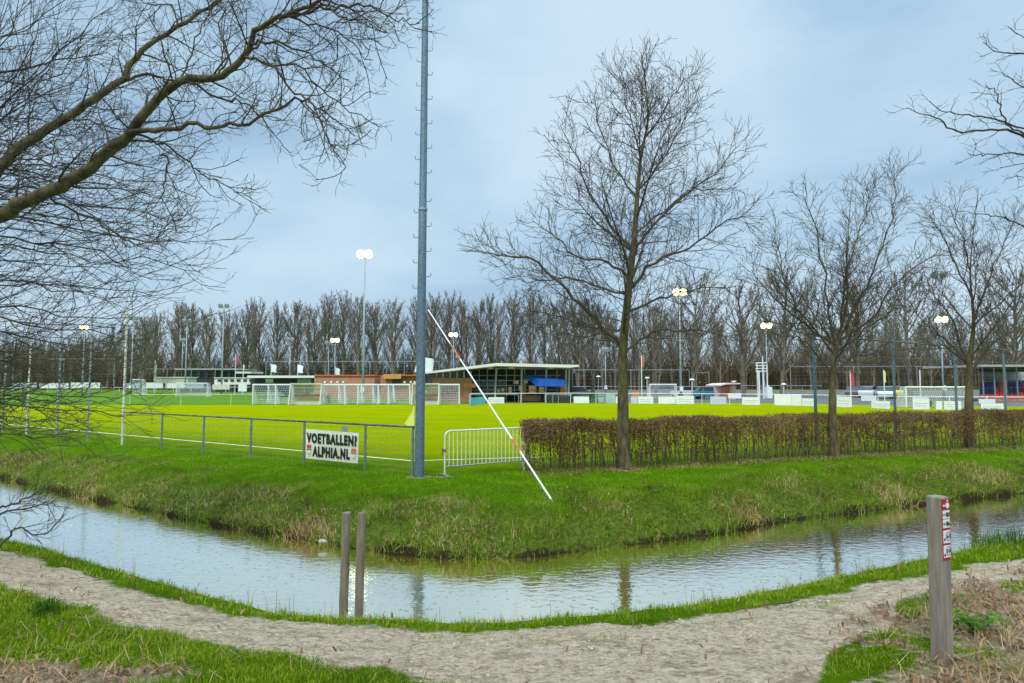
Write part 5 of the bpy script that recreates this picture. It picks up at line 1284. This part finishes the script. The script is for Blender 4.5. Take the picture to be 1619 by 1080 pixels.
rect(746, 800, 600, 645, DC + 2.2, M['glass'], 'glass_front', .08, can)
for py in (593, 601, 609, 616): rect(747, 886, py, py + 1.2, DC + 1.9, M['galv'], 'window_rail', .1, can)
for px in (757, 770, 783, 800, 813, 829, 846, 862, 880): rect(px, px + 1.2, 583, 640, DC + 1.7, M['galv'], 'window_post', .1, can)
for px0, px1, py0, py1 in ((786, 790, 615, 620), (793, 797, 614, 619), (812, 820, 602, 607), (820, 826, 610, 618), (828, 834, 600, 606), (836, 848, 610, 622), (852, 860, 612, 620), (804, 809, 612, 622)):
    rect(px0, px1, py0, py1, DC + 2.05, M['warm'], 'lit_window', .05, can)
rect(826, 832, 606, 634, DC + 1.2, M['brick'], 'brick_pier', .5, can); rect(886, 893, 611, 634, DC + 1.2, M['brick_orange'], 'brick_pier', .5, can)
rect(733, 752, 606, 613, DC - .08, M['brick_orange'], 'orange_sign', .05, can); rect(822, 855, 625, 634, DC + .8, M['bench'], 'counter', .6, can)
for (x0, y0, x1, y1) in ((782, 636, 785, 582), (824, 636, 825, 582), (862, 640, 864, 582), (894, 640, 895, 582), (898, 640, 900, 583)):
    k = MB(co0); k.tube([W(x0, y0, DC - .5), W(x1, y1, DC - .5)], .10, 8); k.build('column', M['galv'], can)
for px in (775, 808, 871):
    k = MB(co0); c_ = W(px, 582.5, DC - 1.2); k.tube([(c_[0], c_[1], c_[2] - .02), (c_[0], c_[1], c_[2] + .10)], .30, 12); k.build('ceiling_lamp', M['cream'], can)
k = MB(co0)
aw = [W(824, 593, DC + .8), W(862, 594, DC + .8), W(893, 601, DC - 1.6), W(850, 599, DC - 1.6)]
low = [W(893, 611, DC - 1.6), W(850, 611, DC - 1.6)]
k.add([aw[0], aw[1], aw[2], aw[3]], [(0, 1, 2, 3)]); k.add([aw[3], aw[2], low[0], low[1]], [(0, 1, 2, 3)])
k.add([tuple(np.array(p) + (0, .04, -.03)) for p in aw], [(3, 2, 1, 0)]); k.add([aw[1], aw[2], low[0]], [(0, 1, 2)]); k.add([aw[0], aw[3], low[1]], [(0, 2, 1)])
k.build('awning', M['blue_cloth'], can)
k = MB(co0)
for px in (742, 820, 862, 874, 883): k.tube([W(px, 641, DC - 2.6), W(px, 624, DC - 2.6)], .04, 6)
k.tube([W(742, 624, DC - 2.6), W(820, 624, DC - 2.6)], .03, 6); k.tube([W(862, 624, DC - 2.6), W(905, 624, DC - 2.6)], .04, 6)
k.build('terrace_railing', M['galv'], can)
rect(860, 905, 626, 640, DC - 2.2, M['dark'], 'terrace_screen', .04, can)
k = MB(co0); k.prism([(0, 0), (1.6, -.1), (1.7, 1.3), (.4, 1.5)], W(655, 588, DC - 2), (1, 0, 0), (0, 0, 1), (0, 1.5, 0)); k.build('speaker_box', M['white'], can)

# changing rooms and low buildings behind
def building(name, label, org, parts):
    t = thing(name, label, 'building', org)
    for p in parts: rect(*p, par=t, org=org)
    return t
def R_(px0, px1, py0, py1, d, m_, nm, th=.2): return (px0, px1, py0, py1, d, M[m_], nm, th)
o_ = (W(560, 600, 76)[0], 76, 0)
building('changing_rooms', 'long low red brick changing rooms behind the portable goals', o_, [R_(497, 592, 594.5, 640, 76, 'brick', 'wall', 6), R_(496, 593, 592.5, 594.3, 75.8, 'redor', 'roof_edge', 6.6), R_(602, 660, 594, 640, 76.5, 'brick', 'wall', 6), R_(606, 634, 591.5, 599, 75.4, 'brick_orange', 'roof_edge', 2), R_(620, 634, 599.5, 606, 75.9, 'dark', 'doorway', .1), R_(634, 661, 592.5, 594.2, 75.6, 'redor', 'roof_edge', 3)] + [R_(x, x + 3, 602.5, 606, 75.9, 'white', 'window', .06) for x in (512, 522, 532, 541, 638, 648, 654)])
o_ = (W(500, 600, 84)[0], 84, 0)
building('flat_roof_store', 'low store with a long white flat roof left of the red changing rooms', o_, [R_(391, 498, 593.8, 597.5, 82, 'white', 'roof', 9), R_(396, 494, 597.8, 620, 84, 'dark', 'wall', 6), R_(420, 432, 599, 605, 83.9, 'white', 'window', .06), R_(470, 492, 599, 606, 83.9, 'teal', 'door', .06)])
o_ = (W(330, 600, 124)[0], 124, 0)
building('clubhouse', 'dark low clubhouse with a thin pale roof beyond the second pitch', o_, [R_(288, 372, 585.2, 620, 124, 'dark', 'wall', 8), R_(276, 372, 582.6, 584.9, 122.5, 'concrete', 'roof', 10.5), R_(373, 397, 587.5, 590.5, 122, 'roofw', 'roof', 6), R_(376, 392, 591, 620, 124, 'dark', 'wall', 5)] + [R_(x, x + 4.5, 588, 598, 123.8, 'glass', 'window', .1) for x in range(300, 370, 12)])
o_ = (W(240, 600, 126)[0], 126, 0)
building('low_shed', 'low pale shed left of the dark clubhouse', o_, [R_(247, 297, 597.5, 606, 110, 'cream', 'wall', 3), R_(246, 298, 596, 597.3, 109.8, 'white', 'roof', 3.4)])
o_ = (W(355, 600, 108)[0], 108, 0)
building('low_shed', 'low white shed with dark windows right of the unlit masts', o_, [R_(339, 404, 598, 608, 108, 'white', 'wall', 3), R_(338, 405, 596.6, 597.8, 107.8, 'cream', 'roof', 3.4)] + [R_(x, x + 6, 600, 603.4, 107.9, 'dark', 'window', .06) for x in (344, 354, 364, 374, 384, 394)])
# kiosk
o_ = (W(1150, 600, 72)[0], 72, 0); ki = thing('kiosk', 'small pink walled kiosk with a tilted thin roof right of the back goal', 'building', o_)
rect(1132, 1142, 612, 640, 72.3, M['pink'], 'wall', 3, ki, o_); rect(1142, 1154, 611, 640, 72, M['brick'], 'wall', 3, ki, o_); rect(1154, 1163, 610, 640, 72.2, M['pink'], 'wall', 3, ki, o_); rect(1157, 1162, 613, 622, 72.1, M['warm'], 'window', .05, ki, o_)
b = MB(o_); ps = [W(x, y, 71) for x, y in ((1137, 609), (1148, 606.2), (1171, 605.6), (1171, 607.4), (1148, 608), (1137, 611))]; b.prism([(p[0], p[2]) for p in ps], (0, 71, 0), (1, 0, 0), (0, 0, 1), (0, 5, 0)); b.build('roof', M['pink'], ki)
b = MB(o_); c_ = W(1160, 603, 72); b.tube([(c_[0], 72, c_[2] - .5), (c_[0], 72, c_[2])], .05, 6); b.box((c_[0], 72, c_[2]), (.4, .4, .12)); b.build('roof_lamp', M['white'], ki)
# covered stand at the right
DS = 66.0; o_ = (W(1600, 600, DS)[0], DS, 0); sg = thing('covered_stand', 'covered stand with rows of red and dark blue seats at the right edge', 'stand', o_)
rect(1549, 1700, 576.5, 580, DS - 1.5, M['concrete'], 'roof', 9, sg, o_); rect(1551, 1700, 580.2, 588, DS + 1, M['dark'], 'roof_beam', .3, sg, o_); rect(1551, 1700, 588, 645, DS + 6, M['concrete'], 'back_wall', .3, sg, o_)
for k_ in range(8): rect(1553 + k_ * 18, 1554.2 + k_ * 18, 580, 645, DS - .3, M['galv'], 'column', .12, sg, o_)
rect(1548, 1700, 631, 645, DS - .2, M['brick'], 'front_wall', .2, sg, o_)
rows = 6
for r_i in range(rows):
    d = DS + .6 + r_i * .75; py = 627 - r_i * 4.6
    b = MB(o_); x0, x1 = W(1553, py, d)[0], W(1690, py, d)[0]; zc = W(1600, py, d)[2]; k_ = 0; x = x0
    b2_ = MB(o_); b2_.box(((x0 + x1) / 2, d + .1, zc - .45), (x1 - x0, .75, .3)); b2_.build('step', M['concrete'], sg)
    while x < x1:
        colu = W(0, 0, 1); pxx = CX + FPX * x / d
        on = (abs(((pxx - 1562) / 22.0 - r_i * .12) % 1.9 - .55) < .34 + .1 * math.sin(r_i * 2.1 + x)) or r_i == 0
        b.cur = 1 if on else 0
        b.box((x, d, zc), (.42, .08, .36)); b.box((x, d - .2, zc - .16), (.42, .36, .06)); x += .52; k_ += 1
    b.build('seat_row', [M['seatblue'], M['seatred']], sg)

# tall netted fences beyond the pitch
def net_fence(label, pts, h, gap, grp='high netted fences beyond the pitch'):
    a_ = pts[0]; o0 = (a_[0], a_[1], 0); t = thing('net_fence', label, 'fence', o0, 0, grp); ts = []
    for i in range(len(pts) - 1):
        A_, B_ = Vector((pts[i][0], pts[i][1], 0)), Vector((pts[i + 1][0], pts[i + 1][1], 0)); Ld = (B_ - A_).length; n_p = max(1, round(Ld / gap))
        for k_ in range(n_p + (i == len(pts) - 2)):
            q_ = A_.lerp(B_, k_ / n_p); b = MB(o0); b.tube([(q_.x, q_.y, 0), (q_.x, q_.y, h)], .055, 6); b.build('post', M['galv'], t)
        b = MB(o0); b.tube([(A_.x, A_.y, h), (B_.x, B_.y, h)], .04, 6); b.build('top_rail', M['galv'], t)
        for z_ in np.arange(.4, h, .5): ts.append(([(A_.x, A_.y, z_), (B_.x, B_.y, z_)], [.006] * 2, 3))
        for k_ in range(int(Ld / .6)): q_ = A_.lerp(B_, k_ * .6 / Ld); ts.append(([(q_.x, q_.y, .1), (q_.x, q_.y, h)], [.005] * 2, 3))
    tube_obj('netting', ts, M['wire'], t, o0)
def hh_(py, d): return W(0, py, d)[2]
net_fence('high netted fence above the red changing rooms', [W(420, 600, 96), W(694, 600, 96)], hh_(571.5, 96), 5.6)
net_fence('high netted fence right of the canteen', [W(905, 600, 88), W(1090, 600, 88)], hh_(585, 88), 8.4)
net_fence('short netted fence behind the pale floodlight mast', [W(1095, 600, 90), W(1121, 600, 90)], hh_(589, 90), 2.3)
net_fence('high netted fence behind the boards at the right', [W(1250, 600, 84), W(1550, 600, 84)], hh_(579.5, 84), 7.5)
net_fence('high netted fence in front of the dark clubhouse', [W(226, 600, 119), W(340, 600, 119)], hh_(583.5, 119), 4.2)
net_fence('high netted fence far left behind the fine twigs', [W(-60, 600, 108), W(180, 600, 108)], hh_(567.5, 108), 9)
railing('boundary_railing', 'dark low railing behind the boards between canteen and kiosk', [W(905, 620, 72), W(1130, 620, 72)], 1.5, 3, .03, M['galv'])
railing('boundary_railing', 'dark low railing right of the pink kiosk', [W(1172, 620, 74), W(1300, 620, 74)], 1.6, 2.4, .03, M['galv'])

# floodlight masts
def mast(px, py_top, dist, lit, label, r=.12, w=.9, big=1.0, lampm='lamp'):
    p = W(px, py_top, dist); zt = p[2]; o0 = (p[0], dist, 0); t = thing('floodlight_mast', label, 'floodlight', o0, 0, 'floodlight masts')
    b = MB(o0); b.tube([(p[0], dist, 0), (p[0], dist, zt * .35), (p[0], dist, zt * .36), (p[0], dist, zt)], [r, r * .85, r * .72, r * .5], 8); b.build('shaft', M['galv'], t, smooth=True)
    b = MB(o0); b.box((p[0], dist, zt + .05), (w * 1.3, .1, .1)); b.build('crossarm', M['galv'], t)
    for sx_ in (-1, 1):
        x = p[0] + sx_ * w * .42
        zc = zt + .34 * big; r0 = .36 * big; k = MB(o0); k.tube([(x, dist - .16, zc - .06), (x, dist, zc), (x, dist + .22, zc + .10), (x, dist + .34, zc + .14)], [r0, r0 * .97, r0 * .6, r0 * .25], 16); hd = k.build('lamp_head', M['galv'], t, smooth=True)
        k = MB(o0); k.tube([(x, dist - .19, zc - .07), (x, dist - .23, zc - .085)], [r0 * .93, r0 * .7], 16); k.build('lens', M[lampm if lit else 'off'], hd)
    b = MB(o0); b.box((p[0], dist - r - .08, 1.3), (.35, .2, .5)); b.build('control_box', M['white'], t)
mast(577, 408, 61.5, True, 'tall lit floodlight mast behind the portable goals, brightest lamp in the photo', .13, .95, 1.25, 'lampw')
mast(530, 541, 98, True, 'short lit floodlight mast left of the brightest one, glowing yellow against the trees', .10, .9)
mast(717, 532, 100, True, 'lit floodlight just right of the blue grey pole, above the canteen roof', .10, .9)
mast(1074, 467, 66, True, 'pale lit floodlight mast right of the tallest hedge tree', .13, .9, 1.1, 'lamp')
mast(1211, 519, 82, True, 'lit floodlight between the tallest and the middle hedge tree', .12, .9, 1.1)
mast(1487, 510, 70, True, 'lit floodlight left of the right hedge tree, glowing through twigs', .12, .9, 1.1, 'lamp')
mast(134, 520, 100, True, 'lit floodlight seen through the fine twigs at the far left', .10, .9)
mast(354, 487, 108, False, 'tall unlit mast left of the red and white banner flag', .16, 1.3, 1.2)
mast(296, 510, 108, False, 'unlit mast in front of the dark clubhouse, second from it', .15, 1.2)
mast(289, 540, 124, False, 'thin short unlit mast left of the clubhouse mast', .12, .8)
mast(459, 540, 100, False, 'thin unlit mast above the long white flat roof', .10, .8)
mast(520, 545, 104, False, 'thin unlit mast next to the short lit yellow one', .10, .8)
mast(211, 506, 96, False, 'unlit mast just right of the pale tall net post', .14, 1.0)
mast(957, 557, 84, False, 'thin unlit mast left of the tallest trunk', .09, .6)
mast(1484, 440, 92, False, 'high unlit floodlight head above the glowing one at the right', .13, 1.6, 1.6)
# flags
def flagpole(px, pyt, pyb, dist, m_, label, wdt=.5, y0=None, y1=None, pole_m='white'):
    a_ = W(px, pyt, dist); o0 = (a_[0], dist, 0); t = thing('flagpole', label, 'flag', o0, 0, 'banner flags and flagpoles'); b = MB(o0); b.tube([(a_[0], dist, 0), (a_[0], dist, a_[2])], .05, 6); b.build('pole', M[pole_m], t)
    zt, zb = W(px, y0 or pyt, dist)[2] - .02, W(px, y1, dist)[2]; h_ = zt - zb
    b = MB(o0); b.prism([(.05, h_), (wdt * .7, h_ * .97), (wdt, h_ * .8), (wdt * .85, h_ * .3), (wdt, 0), (.05, h_ * .06)], (a_[0], dist, zb), (1, 0, 0), (0, 0, 1), (0, .03, 0)); b.build('cloth', M[m_], t)
flagpole(1344, 585, 630, 66, 'red', 'red banner flag right of the middle hedge tree', .42, 586, 611)
flagpole(1397, 585, 632, 66, 'yellow', 'yellow banner flag left of the second net post', .22, 586, 605)
flagpole(1454, 585, 632, 62, 'red', 'thin red banner flag seen over the goal', .14, 586, 600)
flagpole(1014, 562, 632, 66, 'redor', 'pole with a hanging red and white flag right of the tallest trunk', .26, 563, 580)
flagpole(373, 560, 610, 98, 'red', 'red topped banner flag above the second pitch boards', .35, 561, 577)
flagpole(245, 570, 606, 108, 'cream', 'cream banner on the pole left of the clubhouse', .35, 570, 604)
flagpole(429, 575, 612, 92, 'white', 'first white flag on the flat roof store, leftmost of the pair', .8, 576, 589)
flagpole(471, 576, 600, 92, 'white', 'second white flag on the flat roof store, nearer the changing rooms', .8, 577, 590)
flagpole(385, 576, 606, 98, 'white', 'bare looking white pole right of the red topped banner', .2, 577, 583)
flagpole(531, 580, 600, 88, 'white', 'small white flag above the red changing rooms', .6, 582, 593)
# small lamp posts with flat heads
for px, py, d, lab in ((946, 596, 80, 'small lamp post left of the tallest trunk'), (1023, 598, 78, 'small lamp post left of the cream goal'), (1094, 601, 68, 'small white lamp post beside the pale floodlight mast'), (1239, 608, 74, 'small lamp post right of the scaffold tower')):
    a_ = W(px, py, d); o0 = (a_[0], d, 0); t = thing('street_lamp', lab, 'lamp post', o0, 0, 'small lamp posts'); b = MB(o0); b.tube([(a_[0], d, 0), (a_[0], d, a_[2])], .06, 6); b.build('post', M['galv'] if px < 1000 else M['cream'], t)
    b = MB(o0); b.tube([(a_[0], d, a_[2]), (a_[0], d, a_[2] + .16)], [.30, .16], 10); b.build('lamp_hood', M['white'], t)
# closed dark parasol, scaffold tower, bins, person-high bollard
a_ = W(937, 591, 64); o0 = (a_[0], 64, 0); t = thing('closed_parasol', 'closed dark parasol standing right of the canteen', 'parasol', o0); b = MB(o0); b.tube([(a_[0], 64, 0), (a_[0], 64, .9)], .05, 6); b.build('pole', M['galv'], t)
b = MB(o0); b.tube([(a_[0], 64, .8), (a_[0], 64, 1.3), (a_[0], 64, 2.3), (a_[0], 64, a_[2])], [.22, .17, .15, .03], 8); b.build('canopy', M['dark'], t)
o0 = (W(1210, 600, 74)[0], 74, 0); t = thing('scaffold_tower', 'open white lattice tower left of the middle hedge tree', 'tower', o0); ts = []
xl, xr, xm, zt, zm = cx(1200, 600, 74), cx(1213, 600, 74), cx(1206.5, 600, 74), cz(563, CX, 74), cz(587, CX, 74)
b = MB(o0)
for x, y_, h_ in ((xl, 74, zm + 0.1), (xr, 74, zt - 1.0), (xl + .2, 75, zt - .8), (xr, 75, zt - 1.0), (xm, 74, zt)): b.tube([(x, y_, 0), (x, y_, h_)], .06 if h_ != zm + .1 else .10, 6)
b.build('upright', M['white'], t)
b = MB(o0)
for z_ in np.linspace(zm, zt - .8, 4): b.tube([(xl, 74, z_), (xr, 74, z_)], .05, 6); b.tube([(xl, 75, z_), (xr, 75, z_)], .05, 6); b.tube([(xr, 74, z_), (xr, 75, z_)], .05, 6)
b.build('rung', M['white'], t)
rect(1213, 1221, 612, 630, 73, M['white'], 'cabinet', .8, t, o0)
a_ = W(1065, 628, 58); o0 = (a_[0], 58, 0); b = MB(o0); b.tube([(a_[0], 58, 0), (a_[0], 58, .25), (a_[0], 58, .3), (a_[0], 58, .72)], [.20, .16, .09, .08], 8); b.tube([(a_[0], 58, .70), (a_[0], 58, .80)], [.15, .12], 8); tag(b.build('bollard', M['dark'], None, o0), 'short dark bollard in front of the white boards below the back goal', 'bollard')
def bin_(px0, px1, yt, yb, d, lab, m_):
    a_, c_ = W(px0, yt, d), W(px1, yb, d); w_ = c_[0] - a_[0]; o0 = ((a_[0] + c_[0]) / 2, d, 0); t = thing('wheelie_bin', lab, 'bin', o0, 0, 'wheeled bins'); h_ = a_[2]
    b = MB(o0); b.prism([(-w_ * .42, .08), (w_ * .42, .08), (w_ * .5, h_ * .88), (-w_ * .5, h_ * .88)], (o0[0], d, 0), (1, 0, 0), (0, 0, 1), (0, .6, 0)); b.build('body', M[m_], t)
    b = MB(o0); b.box((o0[0], d + .28, h_ * .93), (w_ * 1.08, .7, h_ * .1), 0, R(-6)); b.build('lid', M[m_], t)
    b = MB(o0)
    for s_ in (-1, 1): b.tube([(o0[0] + s_ * w_ * .42, d + .55, .1), (o0[0] + s_ * w_ * .52, d + .55, .1)], .1, 8)
    b.build('wheel', M['tyre'], t)
bin_(1467, 1474, 634, 646, 49.5, 'green wheeled bin by the goal between white boards', 'greendark'); bin_(934, 943, 627, 639, 60, 'dark green bin right of the first white board', 'greendark'); bin_(945, 955, 625, 638, 60.5, 'pale green bin beside the dark green one', 'teal'); bin_(512, 519, 626, 638, 60, 'green bin right of the first dugout', 'greendark')
# parked cars
def car(px, pyb, d, col, label, rz=0.0, s=1.0, low=True):
    a_ = W(px, pyb, d); o0 = (a_[0], d, 0); t = thing('parked_car', label, 'car', o0, rz, 'cars parked behind the boards'); m_ = mat('car_paint', col, .3, .1, spec=.6)
    O = (0, 0, 0); Lc, Wc = 4.2 * s, 1.7
    b = MB(O); pf = [(-2.1, .3), (-2.12, .7), (-2.0, .92), (-1.2, 1.0), (1.0, .98), (1.9, .82), (2.1, .62), (2.1, .3)]
    b.prism([(x * s, z_) for x, z_ in pf], (0, -Wc / 2, 0), (1, 0, 0), (0, 0, 1), (0, Wc, 0)); b.build('body', m_, t, bevel=.04)
    b = MB(O); cab = [(-1.75, .95), (-1.35, 1.42), (.2, 1.46), (.95, .98)]; b.prism([(x * s, z_) for x, z_ in cab], (0, -Wc / 2 + .1, 0), (1, 0, 0), (0, 0, 1), (0, Wc - .2, 0)); b.build('windows', M['glass'], t)
    b = MB(O); b.box((-.58 * s, 0, 1.46), (1.5 * s, Wc - .22, .05)); b.build('roof', m_, t)
    for x in (-1.3, 1.3):
        for y in (-Wc / 2 + .02, Wc / 2 - .02): k = MB(O); k.tube([(x * s, y - .1, .31), (x * s, y + .1, .31)], .31, 12); k.build('wheel', M['tyre'], t)
    for y in (-.6, .6): k = MB(O); k.box((2.09 * s, y, .68), (.06, .3, .14)); k.build('headlight', M['white'], t)
car(1124, 634, 74, (.05, .20, .26), 'dark teal car parked left of the pink kiosk'); car(916, 634, 72, (.10, .12, .14), 'dark grey car parked directly right of the canteen'); car(1398, 634, 76, (.40, .58, .66), 'light blue car parked behind the yellow banner flag', 1.15, .9)
car(1412, 634, 84, (.80, .72, .05), 'yellow car parked left of the goal', 1.25, .9); car(1373, 634, 82, (.65, .68, .72), 'silver car parked behind the second net post', .9, .9); car(1090, 634, 78, (.7, .7, .68), 'white car parked behind the pale floodlight mast')
car(1350, 634, 84, (.1, .1, .11), 'black car parked right of the red banner flag', 1.0, .9); car(470, 628, 92, (.4, .42, .45), 'grey car parked before the flat roof store')
